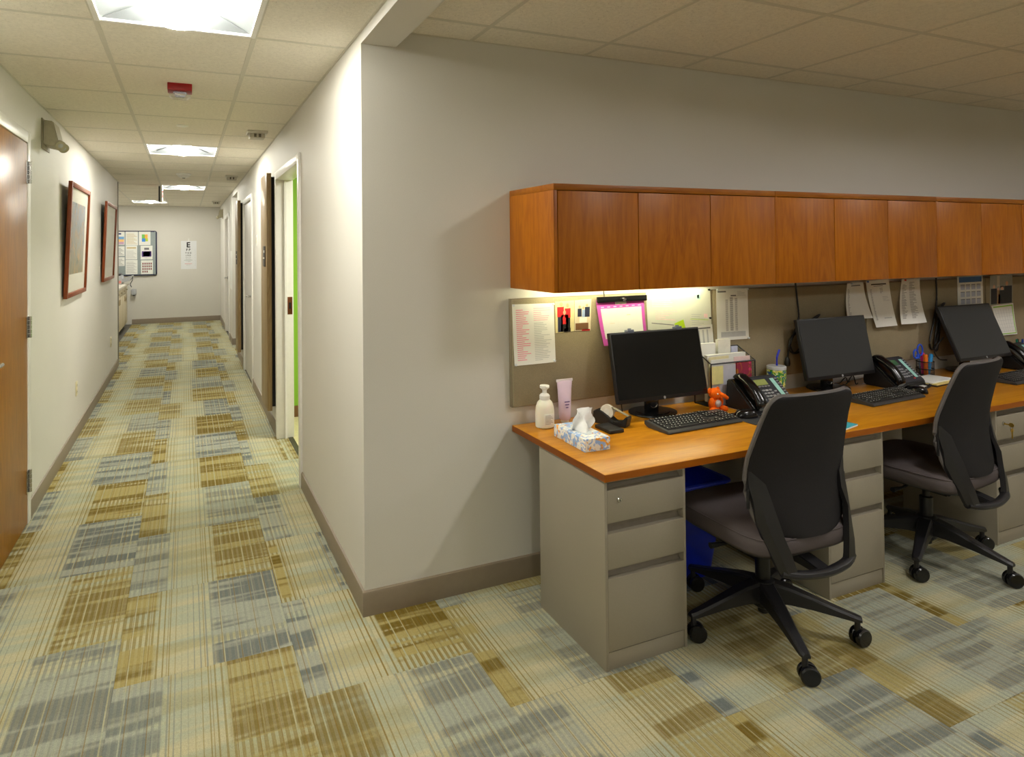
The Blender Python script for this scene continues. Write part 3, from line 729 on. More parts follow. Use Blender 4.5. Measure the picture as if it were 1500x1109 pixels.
# papers pinned on the boards
def bent(name, label, cat, pix, mat=M_paper, curl=0.0, lines=(), y=BY-.0006, group=None, hang=.0):
    P = [on(px, py, Y=y) for px, py in pix]
    base = Vector(((P[0].x+P[1].x)/2, y, (P[2].z+P[3].z)/2))
    t = thing(name, label, cat, base, 0, group)
    def S(s, q, o=0.0):                                  # s left->right, q bottom->top
        top = P[0].lerp(P[1], s); bot = P[2].lerp(P[3], s); p = bot.lerp(top, q)
        d = curl*(1-q)**2 + hang*math.sin(PI*s)*(1-q)
        return (p.x-base.x, -d-o, p.z-base.z)
    def patch(bm, s0, s1, q0, q1, o0, o1, n=6, m=6):
        a = [[bm.verts.new(S(s0+(s1-s0)*i/n, q0+(q1-q0)*j/m, o0)) for i in range(n+1)] for j in range(m+1)]
        b = [[bm.verts.new(S(s0+(s1-s0)*i/n, q0+(q1-q0)*j/m, o1)) for i in range(n+1)] for j in range(m+1)]
        for j in range(m):
            for i in range(n):
                bm.faces.new((b[j][i], b[j][i+1], b[j+1][i+1], b[j+1][i])); bm.faces.new((a[j][i], a[j+1][i], a[j+1][i+1], a[j][i+1]))
        for i in range(n):
            bm.faces.new((a[0][i], a[0][i+1], b[0][i+1], b[0][i])); bm.faces.new((a[m][i], b[m][i], b[m][i+1], a[m][i+1]))
        for j in range(m):
            bm.faces.new((a[j][0], b[j][0], b[j+1][0], a[j+1][0])); bm.faces.new((a[j][n], a[j+1][n], b[j+1][n], b[j][n]))
    bm = bmesh.new(); patch(bm, 0, 1, 0, 1, 0, .0008); obj('sheet', bm, mat, t)
    by_ = {}
    for (s0, s1, q0, q1, mm) in lines:
        if mm.name == 'photo_skin':
            bm = by_.setdefault(mm.name, (bmesh.new(), mm))[0]
            bm.faces.new([bm.verts.new(S((s0+s1)/2+(s1-s0)/2*math.cos(2*PI*k/14), (q0+q1)/2+(q1-q0)/2*math.sin(2*PI*k/14), .0014)) for k in range(14)]); continue
        bm = by_.setdefault(mm.name, (bmesh.new(), mm))[0]
        patch(bm, s0, s1, q0, q1, .0009, .0012, 1 if not hang else 4, 1 if q1-q0 < .1 else 4)
    for k, (bm, mm) in by_.items():
        o = obj('printing', bm, mm, t); o['kind'] = 'stuff'
    return t, S
def pins(t, S, spots, mat=None):
    for s, q in spots:
        bm = bmesh.new(); lathe(bm, [(.004, 0), (.0035, .004), (.0055, .006), (.005, .009), (.001, .0095)], 10, (0, 0, 0), 'y')
        o = obj('push_pin', bm, mat or plain('clear_pin', (210, 214, 220), .2), t); p = S(s, q, .0008); o.location = p
def textlines(s0, s1, q0, q1, n, m, seed, duty=.3, wmin=.4):
    r = random.Random(seed); out = []
    for k in range(n):
        q = q1-(q1-q0)*(k+1)/n; w_ = s0+(s1-s0)*(wmin+(1-wmin)*r.random()); out.append((s0, w_, q, q+(q1-q0)/n*duty, m))
    return out
g = 'papers pinned to the tack boards'
M_lite = plain('faint_print', (188, 190, 190), .8)
M_hot = plain('hot_pink_print', (238, 110, 150), .8)
t, S = bent('pinned_paper', 'white schedule sheet with pink and grey writing at the end of the first tack board', 'paper', [(750, 446), (811, 444), (753, 536), (813, 530)], lines=textlines(.08, .42, .08, .93, 26, M_hot, 1, .3)+textlines(.5, .92, .72, .95, 7, plain('soft_pink', (240, 176, 190), .8), 2)+textlines(.5, .92, .06, .7, 22, M_lite, 3), curl=.006, group=g); pins(t, S, [(.02, .985), (.98, .985), (.02, .02), (.96, .03)])
# photographs
def skin(n=0): return plain('photo_skin', (214, 164, 130), .6)
red, navy, blk = plain('photo_red', (206, 34, 40), .6), plain('photo_navy', (34, 40, 66), .6), plain('photo_black', (22, 20, 22), .6)
t, S = bent('snapshot', 'photo of a family in red shirts pinned beside the schedule sheet', 'photo', [(813, 442), (841, 440), (814, 488), (841, 485)], plain('photo_cream', (226, 214, 160), .5), lines=[(.1, .45, .5, .82, red), (.5, .8, .45, .76, red), (.12, .38, .02, .5, navy), (.55, .78, .1, .45, blk), (.3, .68, .25, .56, red), (.28, .66, .02, .26, blk), (.22, .4, .83, .97, skin()), (.56, .72, .78, .92, skin()), (.4, .56, .57, .70, skin()), (.45, .8, .0, .12, blk)], group='photos pinned on the tack boards')
gold = plain('photo_brown', (120, 84, 52), .6)
t, S = bent('snapshot', 'photo of people in dark shirts beside the pink calendar', 'photo', [(841.6, 440), (866, 438), (841.6, 485), (865, 484)], plain('photo_pale', (222, 208, 178), .5), lines=[(.18, .42, .46, .72, navy), (.45, .62, .44, .68, plain('photo_blue', (150, 170, 206), .6)), (.62, .92, .44, .76, navy), (.22, .38, .73, .82, skin()), (.46, .6, .69, .78, skin()), (.66, .82, .77, .86, skin()), (.3, .75, .26, .44, plain('photo_white', (236, 232, 220), .6)), (.05, .85, .03, .25, gold), (.45, .95, .0, .05, red)], group='photos pinned on the tack boards')
# pink calendar on a black clip hanger
pink = plain('calendar_pink', (206, 84, 180), .7)
t, S = bent('desk_calendar', 'pink bordered month calendar hung on a black clip bar', 'calendar', [(873, 440), (943, 435.5), (881, 506), (945, 500)], pink, curl=.02, y=BY-.010, lines=[(.07, .93, .14, .80, M_paper), (.38, .62, .88, .94, M_paper)]+[(.08+.13*k, .14+.13*k, .825, .845, plain('calendar_day', (236, 190, 226), .7)) for k in range(7)]+
   [(.08+.122*c, .0815+.122*c+.0, .14, .80, M_lite) for c in range(8)]+[(.07, .93, .14+.132*r, .1425+.132*r, M_lite) for r in range(6)]+[(.35, .56, .72, .77, plain('note_orange', (250, 180, 110), .7)), (.60, .68, .62, .68, plain('note_orange', (250, 180, 110), .7)), (.22, .32, .46, .50, plain('note_orange', (250, 180, 110), .7)), (.47, .56, .48, .53, plain('note_green', (160, 226, 160), .7))], group=None)
p0, p1 = on(873, 436, Y=BY), on(943, 431.5, Y=BY)
bm = bmesh.new(); L_ = p1.x-p0.x; box(bm, p0.x-t.location.x-.004, p1.x-t.location.x+.004, -.010, .001, p0.z-t.location.z-.024, p0.z-t.location.z+.004, .002); obj('clip_bar', bm, M_blackg, t)
bm = bmesh.new(); lathe(bm, [(.008, 0), (.008, .014), (.001, .016)], 12, ((p0.x+p1.x)/2-t.location.x, -.011, p0.z-t.location.z-.012), 'y'); obj('clip_knob', bm, M_chrome, t)
# laminated sheet (white, faint highlights)
t, S = bent('laminated_sheet', 'large laminated white sheet with coloured highlights right of the pink calendar', 'paper', [(946, 429), (1040, 422), (949, 483), (1043, 495)], plain('laminate', (226, 228, 214), .18, var=.01), lines=textlines(.08, .4, .62, .9, 6, plain('hl_teal', (190, 232, 226), .5), 5, .35)+textlines(.12, .5, .3, .6, 6, plain('hl_pink', (246, 214, 214), .5), 6, .35)+textlines(.68, .95, .1, .5, 9, M_lite, 7, .2)+[(.06, .4, .18, .2, M_ink), (.76, .84, .78, .9, plain('hl_teal', (190, 232, 226), .5)), (.785, .815, .80, .88, M_inkd), (.66, .95, .35, .365, plain('hl_green', (200, 226, 120), .5)), (.88, .94, .40, .48, plain('hl_pink', (246, 214, 214), .5))], group=g); pins(t, S, [(.97, .97), (.97, .40)], M_dark)
t, S = bent('pinned_paper', 'white table printout half hidden behind the first monitor', 'paper', [(1012, 478), (1043, 475), (1016, 512), (1046, 509)], lines=[(.1+.2*k, .17+.2*k, .1, .8, M_lite) for k in range(4)]+[(.08, .9, .84, .9, M_ink)], y=BY-.0022, group=g)
t, S = bent('sticky_note', 'lime green sticky note above the first monitor', 'sticky note', [(988, 474), (1001, 468), (990, 484), (1004, 480)], plain('lime_note', (190, 226, 30), .7), y=BY-.0035)
t, S = bent('pinned_paper', 'white printed table sheet pinned above the file organizer', 'paper', [(1049, 423.5), (1095, 422), (1050, 499), (1096, 496)], lines=textlines(.28, .36, .18, .80, 30, M_ink, 11, .35, .9)+textlines(.42, .52, .18, .84, 32, M_ink, 12, .5, .9)+textlines(.58, .66, .18, .82, 30, M_ink, 13, .4, .9)+textlines(.66, .95, .86, .96, 4, M_lite, 14)+[(.04, .3, .93, .96, M_ink), (.45, .62, .85, .875, M_ink), (.12, .9, .06, .16, M_lite)], curl=.004, group=g); pins(t, S, [(.02, .985), (.97, .985), (.97, .02)])
# papers on the second board
t, S = bent('pinned_paper', 'curled white list tucked behind the second monitor', 'paper', [(1241, 415), (1264, 413), (1233, 467), (1270, 465)], lines=textlines(.08, .2, .05, .85, 22, M_ink, 21, .3)+[(.25, .8, .9, .93, M_ink)], curl=.035, group=g); pins(t, S, [(.25, .97)])
t, S = bent('pinned_paper', 'white printed form with a heading between the two curled lists', 'paper', [(1268, 411.5), (1302, 409.5), (1276, 479), (1307, 476)], lines=[(.2, .85, .9, .925, M_inkd), (.3, .7, .87, .88, M_ink)]+textlines(.12, .2, .15, .82, 26, M_ink, 22, .35, .7)+textlines(.55, .68, .72, .85, 4, M_ink, 23)+textlines(.62, .9, .55, .66, 4, M_lite, 24)+[(.5, .85, .17, .19, M_lite)], curl=.03, group=g); pins(t, S, [(.05, .98)], plain('blue_pin', (60, 90, 190), .4))
t, S = bent('pinned_paper', 'curling white phone list beside the hanging power cord', 'paper', [(1321, 409.5), (1347, 408.5), (1309, 474), (1346, 471)], lines=textlines(.08, .3, .12, .9, 30, M_ink, 25, .35)+textlines(.42, .75, .12, .95, 32, M_ink, 26, .35), curl=.045, hang=.01, group=g); pins(t, S, [(.15, .985)], plain('red_pin', (200, 40, 50), .4))
# third board
bluep = plain('calendar_blue', (44, 92, 150), .6)
t, S = bent('wall_calendar', 'white year calendar with a blue heading above the third monitor', 'calendar', [(1402, 405.5), (1439, 403.5), (1403, 450), (1440, 447)], lines=[(.06, .96, .80, .98, bluep)]+[(.12+.21*c, .28+.21*c, .08+.24*r, .23+.24*r, plain('month_block', (186, 192, 206), .7)) for c in range(4) for r in range(3)]+[(.12+.21*c, .28+.21*c, .23+.24*r, .25+.24*r, M_ink) for c in range(4) for r in range(3)], group='calendars on the third tack board')
t, S = bent('snapshot', 'group photo of people in dark suits pinned next to the year calendar', 'photo', [(1450, 404), (1483, 402), (1450, 447), (1483, 444)], plain('photo_grey', (150, 150, 134), .5), lines=[(.04, .3, .02, .55, blk), (.3, .42, .02, .5, plain('photo_tan', (150, 120, 80), .6)), (.42, .62, .02, .48, blk), (.36, .44, .02, .34, red), (.62, .97, .02, .62, blk), (.12, .22, .55, .68, skin()), (.32, .40, .48, .58, skin()), (.48, .58, .48, .60, skin()), (.68, .80, .62, .78, skin()), (.45, .6, .56, .63, blk), (.3, .42, .62, .98, plain('photo_wall', (196, 188, 164), .6))], group='photos pinned on the tack boards')
t, S = bent('wall_calendar', 'month calendar with a lime border below the group photo', 'calendar', [(1452, 448), (1484, 444), (1465, 491), (1487, 489)], lines=[(.06, .94, .92, .96, plain('lime_print', (150, 206, 70), .7)), (.06, .94, .03, .06, plain('lime_print', (150, 206, 70), .7)), (.92, .96, .03, .96, plain('lime_print', (150, 206, 70), .7))]+[(.08, .9, .12+.12*r, .125+.12*r, M_lite) for r in range(6)]+[(.1+.13*c, .105+.13*c, .1, .85, M_lite) for c in range(7)], curl=.012, group='calendars on the third tack board')

# power cords hanging on the boards
def cord(name, label, pts, r=.004, mat=M_black, grp=None, plug=None):
    bm = bmesh.new(); tube(bm, smooth_path(pts, 5), r, 7)
    if plug: 
        t = thing(name, label, 'cord', pts[-1], 0, grp); me = _tmp(bm); me.transform(Matrix.Translation(-Vector(pts[-1]))); b2 = bmesh.new(); b2.from_mesh(me); obj('cable', b2, mat, t)
        q = bmesh.new(); lathe(q, [(.006, .03), (.012, .02), (.015, -.005), (.012, -.018), (.004, -.02)], 12); obj('plug', q, mat, t); return t
    return tag(obj(name, bm, mat), label, 'cord', grp)
def wp(px, py, y=BY-.012): return tuple(on(px, py, Y=y))
coil = [wp(1165, 414), wp(1168, 440), wp(1170, 466), wp(1164, 485), wp(1158, 505), wp(1163, 517), wp(1172, 508, -.06), wp(1174, 490, -.06), wp(1167, 486, -.065), wp(1158, 497, -.065), wp(1156, 512, -.06), wp(1164, 518, -.055), wp(1173, 512, -.05), wp(1172, 492, -.05), wp(1164, 490), wp(1156, 508), wp(1154, 522, -.052), wp(1153.5, 531, -.054)]
cord('power_cord', 'black looped power cord with a plug beside the second monitor', coil, .0045, plug=True, grp='power cords hanging on the tack boards')
c2 = [wp(1371, 407), wp(1372, 440), wp(1368, 470), wp(1362, 500), wp(1366, 512), wp(1374, 490, -.06), wp(1378, 455, -.06), wp(1384, 444, -.06), wp(1378, 450, -.065), wp(1372, 480, -.065), wp(1369, 508, -.06), wp(1373, 512, -.055), wp(1377, 480, -.05), wp(1381, 446, -.05)]
cord('power_cord', 'black bundled power cord hanging beside the third monitor', c2, .005, grp='power cords hanging on the tack boards')
c3 = [wp(1181, 490, -.06), wp(1188, 470, -.06), wp(1200, 461, -.055), wp(1197, 465, -.05), wp(1185, 474, -.05)]
cord('cable_tie_bundle', 'black cable bundle sticking out above the second monitor', c3, [.003]+[.005]*18+[.003]*2)
cord('power_cord', 'thin black cord running from the task light to the desk', [(1.20, -.02, 1.33), (1.185, -.030, 1.295), (1.182, -.0385, 1.26), (1.19, -.0385, 1.1), (1.235, -.0385, .9), (1.262, -.045, .78), (1.27, -.05, .711)], .0028, grp=None)

# ------------------------------------------------------------------ desk and pedestals
DZ = .705; DX0, DF = .688, -.690
t = thing('desk_worktop', 'long cherry laminate worktop along the wall', 'desk', (DX0, 0, DZ-.028))
obj('top', B(0, 4.9, DF, -.012, 0, .028, .0022), M_deskw, t)
obj('front_edge_band', B(.0006, 4.9, DF-.0006, DF+.001, .001, .0268, .0004, 1), wood_mat('edge_band', (140, 72, 8), (166, 94, 16), .4, 1, 'x'), t)
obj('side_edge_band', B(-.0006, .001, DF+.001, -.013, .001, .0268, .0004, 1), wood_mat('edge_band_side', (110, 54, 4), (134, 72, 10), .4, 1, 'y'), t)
def pedestal(x0, x1, label, key=False):
    W_ = x1-x0; PF, PB, H_ = -.672, -.228, DZ-.0295
    t = thing('drawer_pedestal', label, 'drawer unit', (x0, PF, 0), 0, 'drawer pedestals under the worktop'); D_ = PB-PF
    bm = bmesh.new()
    box(bm, 0, .012, 0, D_, 0, H_, .0015); box(bm, W_-.012, W_, 0, D_, 0, H_, .0015); box(bm, .012, W_-.012, D_-.01, D_, 0, H_); box(bm, .012, W_-.012, .0, D_-.01, H_-.008, H_)
    box(bm, .012, W_-.012, .004, D_-.01, 0, .062, .001)
    obj('case', bm, M_metal, t)
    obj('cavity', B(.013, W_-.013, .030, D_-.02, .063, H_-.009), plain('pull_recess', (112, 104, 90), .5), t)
    for n, (z0, z1) in enumerate(((.068, .325), (.358, .485), (.522, .640))):
        dr = obj('drawer', None or B(.0105, W_-.0105, -.0015, .020, z0, z1, .002), M_metal, t)
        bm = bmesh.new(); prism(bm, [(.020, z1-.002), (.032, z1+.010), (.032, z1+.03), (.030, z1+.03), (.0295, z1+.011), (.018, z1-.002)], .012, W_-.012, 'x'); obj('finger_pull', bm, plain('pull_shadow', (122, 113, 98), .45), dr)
    bm = bmesh.new(); lathe(bm, [(.0095, 0), (.0095, .004), (.007, .006), (.001, .006)], 18, (.062, -.0015, .602), 'y'); lk = obj('lock', bm, M_chrome, t)
    obj('keyhole', B(.061, .063, -.0082, -.0072, .598, .606), M_dark, lk)
    if key:
        brass = plain('brass', (214, 176, 80), .3, .9)
        bm = bmesh.new(); box(bm, .0605, .0635, -.03, -.007, .599, .605); lathe(bm, [(.001, -.0012), (.011, -.0012), (.011, .0012), (.001, .0012)], 16, (.062, -.036, .602), 'x'); k = obj('key', bm, brass, t); k['label'] = 'brass key in the lock'
        bm = bmesh.new(); tube(bm, [(.062+.010*math.sin(a), -.036, .586+.012*math.cos(a)) for a in [q*PI/8 for q in range(17)]], .0013, 6); obj('key_ring', bm, M_chrome, t)
        bm = bmesh.new(); box(bm, .064, .067, -.040, -.034, .535, .575, .001); lathe(bm, [(.001, -.0012), (.011, -.0012), (.011, .0012), (.001, .0012)], 16, (.0655, -.037, .575), 'y'); k = obj('spare_key', bm, brass, t); k['label'] = 'brass spare key on the ring'
pedestal(.698, 1.068, 'taupe steel drawer pedestal at the exposed end of the worktop')
pedestal(1.845, 2.205, 'taupe steel drawer pedestal between the two desk chairs')
pedestal(3.060, 3.43, 'taupe steel drawer pedestal with keys hanging in its lock', True)

# ------------------------------------------------------------------ chairs
M_nylon = plain('black_nylon', (28, 27, 30), .38, var=.08)
M_rim = plain('grey_rim', (92, 87, 86), .4)
def chair(loc, rz, base_ang, label):
    t = thing('office_chair', label, 'chair', loc, rz, 'office chairs at the worktop')
    # base
    bm = bmesh.new(); lathe(bm, [(.03, .085), (.042, .095), (.048, .165), (.042, .192), (.03, .198)], 24); obj('hub', bm, M_nylon, t)
    for k in range(5):
        a = base_ang-rz+2*PI*k/5; R_ = Matrix.Rotation(a, 4, 'Z')
        bm = bmesh.new(); rings = []
        for r, w_, z0, z1 in ((.03, .030, .115, .192), (.09, .027, .118, .180), (.17, .0235, .112, .156), (.25, .020, .101, .131), (.315, .0175, .092, .112), (.332, .013, .092, .108)):
            rings.append([(r, -w_, z0), (r, w_, z0), (r, w_, z1-.008), (r, w_-.007, z1), (r, -w_+.007, z1), (r, -w_, z1-.008)])
        q = bmesh.new(); loft(q, rings); b = bmesh.new(); merge(b, q, R_)
        lathe(b, [(.010, .055), (.010, .094)], 12, tuple(R_ @ Vector((.318, 0, 0)))); obj('base_leg', b, M_nylon, t)
        ca = math.radians(-18)-rz+random.uniform(-.3, .3); mt = Matrix.Translation(R_ @ Vector((.318, 0, 0))) @ Matrix.Rotation(ca, 4, 'Z') @ Matrix.Translation((.012, 0, 0))
        q = bmesh.new(); prism(q, [(.024*math.cos(x), .034+.026*math.sin(x)) for x in [PI*i/10 for i in range(11)]], -.006, .006, 'y'); b = bmesh.new(); merge(b, q, mt); cs = obj('caster', b, M_black, t)
        for s in (-1, 1):
            q = bmesh.new(); lathe(q, [(.02, s*.005), (.031, s*.0055), (.033, s*.008), (.033, s*.019), (.029, s*.024), (.001, s*.025)], 24, (0, 0, .033), 'y'); b = bmesh.new(); merge(b, q, mt); obj('wheel', b, plain('caster_black', (20, 20, 22), .25), cs)
    bm = bmesh.new(); lathe(bm, [(.014, .06), (.020, .065), (.020, .14), (.027, .19), (.027, .285), (.02, .287), (.015, .288), (.015, .36)], 20); obj('gas_lift', bm, M_black, t)
    bm = bmesh.new(); prism(bm, [(-.16, .375), (-.12, .335), (.10, .335), (.14, .385), (.14, .397), (-.16, .397)], -.075, .075, 'x', .008); obj('tilt_mechanism', bm, M_nylon, t)
    bm = bmesh.new(); tube(bm, [(-.06, .02, .362), (-.17, .02, .352), (-.235, .03, .350)], [.006, .006, .012]); obj('height_lever', bm, M_black, t)
    # seat
    def ring(z, hx, y0, y1, n=40, e=5.0):
        out = []
        for k in range(n):
            a = 2*PI*k/n; c, s = math.cos(a), math.sin(a)
            out.append((hx*math.copysign(abs(c)**(2/e), c), (y0+y1)/2+(y1-y0)/2*math.copysign(abs(s)**(2/e), s), z))
        return out
    bm = bmesh.new(); loft(bm, [ring(.385, .20, -.17, .19), ring(.393, .235, -.215, .235), ring(.402, .243, -.222, .245)]); obj('seat_pan', bm, M_black, t)
    bm = bmesh.new(); rr = [ring(.402, .244, -.224, .248), ring(.415, .252, -.232, .258), ring(.445, .252, -.232, .258), ring(.464, .246, -.226, .250), ring(.474, .232, -.212, .236), ring(.478, .19, -.17, .19), ring(.476, .10, -.09, .10)]
    loft(bm, rr)
    sc = obj('seat', bm, M_seat, t, 60)
    bm = bmesh.new(); rr = ring(.462, .2485, -.2285, .2525, 48); tube(bm, rr+[rr[0]], .0022, 6); obj('seam_piping', bm, M_seat, sc)
    # back
    Z0, Z1 = .462, .975
    def hw(z):
        tbl = [(.462, .19), (.53, .222), (.61, .241), (.67, .246), (.74, .242), (.82, .228), (.90, .213), (.975, .203)]
        for (a, b), (c, d) in zip(tbl, tbl[1:]):
            if z <= c: w_ = b+(d-b)*(z-a)/(c-a); break
        else: w_ = tbl[-1][1]
        r = .045
        if z > Z1-r: w_ -= r-math.sqrt(max(r*r-(z-(Z1-r))**2, 0))
        r2 = .05
        if z < Z0+r2: w_ -= (r2-math.sqrt(max(r2*r2-(z-(Z0+r2))**2, 0)))*.7
        return w_
    def yc(z):
        tbl = [(.462, -.236), (.55, -.214), (.64, -.198), (.74, -.205), (.86, -.228), (.975, -.258)]
        for (a, b), (c, d) in zip(tbl, tbl[1:]):
            if z <= c: return b+(d-b)*(z-a)/(c-a)
        return tbl[-1][1]
    def Sb(s, z, off=0.0):
        wrap = .046 if z < .70 else .046-.024*(z-.70)/.275
        return (s*hw(z), yc(z)+wrap*abs(s)**2.4+off, z)
    zs = [Z0+(Z1-Z0)*q for q in (0, .012, .03, .06, .1, .16, .24, .32, .4, .48, .56, .64, .72, .8, .86, .91, .94, .965, .98, .992, 1)]
    ss = [-1+2*k/16 for k in range(17)]
    bm = bmesh.new(); rings = []
    for z in zs: rings.append([Sb(s, z, -.006) for s in ss]+[Sb(s, z, .010) for s in reversed(ss)])
    loft(bm, rings); bk = obj('backrest', bm, M_mesh, t, 50)
    pts = [Sb(-1, z, .004) for z in zs[1:]]+[Sb(s, Z1, .004) for s in ss[1:-1]]+[Sb(1, z, .004) for z in reversed(zs[1:])]
    bm = bmesh.new(); tube(bm, pts, .0085, 8); obj('rim', bm, M_rim, bk)
    for s in (-1, 1):
        o_ = [Sb(.99, .700, -.004), Sb(.99, .65, -.005), Sb(.985, .59, -.005), (.226, -.166, .53), (.214, -.188, .47), (.202, -.210, .42), (.188, -.224, .372), (.172, -.230, .350)]
        i_ = [Sb(.95, .698, -.004), Sb(.76, .655, -.005), Sb(.73, .60, -.005), (.172, -.210, .54), (.158, -.222, .48), (.142, -.234, .43), (.128, -.242, .378), (.120, -.244, .352)]
        rings = []
        for a, b, k_ in zip(o_, i_, (.12, .4, .75, 1, 1, 1, 1, 1)):
            A_, B_ = Vector((s*a[0], a[1], a[2])), Vector((s*b[0], b[1], b[2])); n_ = Vector((s*.12, -.98, -.1)).normalized()*.021*k_
            rings.append([tuple(A_), tuple(B_), tuple(B_+n_*1.0), tuple(A_.lerp(B_, .35)+n_*1.35), tuple(A_+n_*.7)])
        bm = bmesh.new(); loft(bm, rings); obj('back_bracket', bm, M_nylon, t, 28)
        bm = bmesh.new(); box(bm, s*.243-.004, s*.243+.004, -.166, -.156, .565, .635, .002); obj('bracket_slot', bm, M_dark, t)
    bm = bmesh.new(); tube(bm, smooth_path([(-.175, -.236, .362), (-.11, -.262, .352), (0, -.272, .346), (.11, -.262, .352), (.175, -.236, .362)], 6), .019, 10, .8); obj('cross_bar', bm, M_nylon, t)
    bm = bmesh.new(); prism(bm, [(-.27, .336), (-.13, .342), (-.13, .378), (-.20, .372), (-.272, .356)], -.03, .03, 'x', .004); obj('back_arm', bm, M_nylon, t)
    return t
chair((1.431, -.697, 0), -0.02, math.radians(-115.7), 'black office chair pulled up beside the blue bin')
chair((2.64, -.592, 0), 0.10, math.radians(-84.7), 'black office chair pulled up beside the pedestal with keys')

# blue recycling bin under the worktop
t = thing('recycling_bin', 'deep blue plastic recycling bin under the worktop', 'bin', (1.42, -.21, 0))
def rrect(hx, hy, z, r=.03, n=4):
    out = []
    for cx_, cy_, a0 in ((hx-r, hy-r, 0), (-hx+r, hy-r, PI/2), (-hx+r, -hy+r, PI), (hx-r, -hy+r, 1.5*PI)):
        for k in range(n+1): a = a0+PI/2*k/n; out.append((cx_+r*math.cos(a), cy_+r*math.sin(a), z))
    return out
bm = bmesh.new(); loft(bm, [rrect(.135, .11, .002), rrect(.20, .145, .42), rrect(.21, .152, .425), rrect(.21, .152, .44), rrect(.198, .142, .44), rrect(.13, .105, .02)]); obj('tub', bm, plain('bin_blue', (10, 40, 190), .35), t)
bm = bmesh.new(); tube(bm, rrect(.213, .155, .435)+[rrect(.213, .155, .435)[0]], .007, 8); obj('rim', bm, plain('bin_blue', (10, 40, 190), .35), t)

# ------------------------------------------------------------------ things on the worktop
T = DZ+.0006
# monitors
M_scr = plain('screen_glass', (12, 12, 13), .16, var=.02, spec=.6)
M_scr2 = plain('screen_matte', (46, 48, 52), .32, var=.02, spec=.6)
def monitor(cx, yb, yt, zb, zt, w_, label, scr, clips=False, rz=0.0):
    t = thing('computer_monitor', label, 'monitor', (cx, (yb+yt)/2+.055, T), rz, 'monitors on the worktop')
    oy_ = -t.location.y
    tilt = math.atan2(yt-yb, zt-zb); H_ = math.hypot(yt-yb, zt-zb)
    mt = Matrix.Translation((0, yb+oy_, zb-T)) @ Matrix.Rotation(-tilt, 4, 'X')
    q = bmesh.new(); box(q, -w_/2, w_/2, .0, .022, 0, H_, .003); box(q, -w_/2+.05, w_/2-.05, .02, .045, .04, H_-.04, .012); b = bmesh.new(); merge(b, q, mt); hs = obj('housing', b, M_black, t)
    q = bmesh.new(); box(q, -w_/2+.007, w_/2-.007, -.0016, .001, .018, H_-.008); b = bmesh.new(); merge(b, q, mt); obj('screen', b, scr, t)
    q = bmesh.new(); lathe(q, [(.0065, 0), (.0065, .0012), (.001, .0012)], 18, (0, .0, .009), 'y'); b = bmesh.new(); merge(b, q, mt); lg = obj('logo_badge', b, plain('badge_silver', (190, 192, 196), .3, .5), t)
    if clips:
        for s in (-.27, .27):
            q = bmesh.new(); box(q, s*w_-.018, s*w_+.018, -.003, .026, H_-.006, H_+.010, .003); box(q, s*w_-.008, s*w_+.008, .003, .016, H_+.008, H_+.016, .003); b = bmesh.new(); merge(b, q, mt); obj('filter_clip', b, plain('clip_blue_grey', (92, 100, 120), .35), t)
    bm = bmesh.new(); lathe(bm, [(.001, 0), (.118, 0), (.122, .003), (.12, .009), (.085, .0105), (.085, .013), (.001, .015)], 40, (0, .0, 0), 'z', .82); obj('stand_base', bm, M_blackg, t)
    bm = bmesh.new(); box(bm, -.034, .034, -.006, .024, .012, zb-T+.16, .006); nk = obj('neck', bm, M_blackg, t)
    bm = bmesh.new(); tube(bm, [(.022*math.cos(a), -.0065, .042+.016*math.sin(a)) for a in [PI+PI*k/10 for k in range(11)]], .003, 6); obj('cable_ring', bm, M_chrome, nk)
monitor(1.405, -.192, -.132, .790, 1.108, .535, 'black monitor with filter clips on its top edge beside the tissue box', M_scr, True)
monitor(2.632, -.192, -.132, .786, 1.106, .54, 'dark monitor standing between the tumbler and the second phone', M_scr2)
monitor(3.875, -.235, -.115, .800, 1.120, .53, 'dark monitor standing between the pen cup and the third phone', M_scr2)
bm = bmesh.new(); tube(bm, smooth_path([(3.63, -.13, .93), (3.56, -.12, .86), (3.60, -.12, .80), (3.66, -.13, .79)]), .004); tag(obj('monitor_cable', bm, M_black), 'thin black cable looping off the side of the third monitor', 'cord')

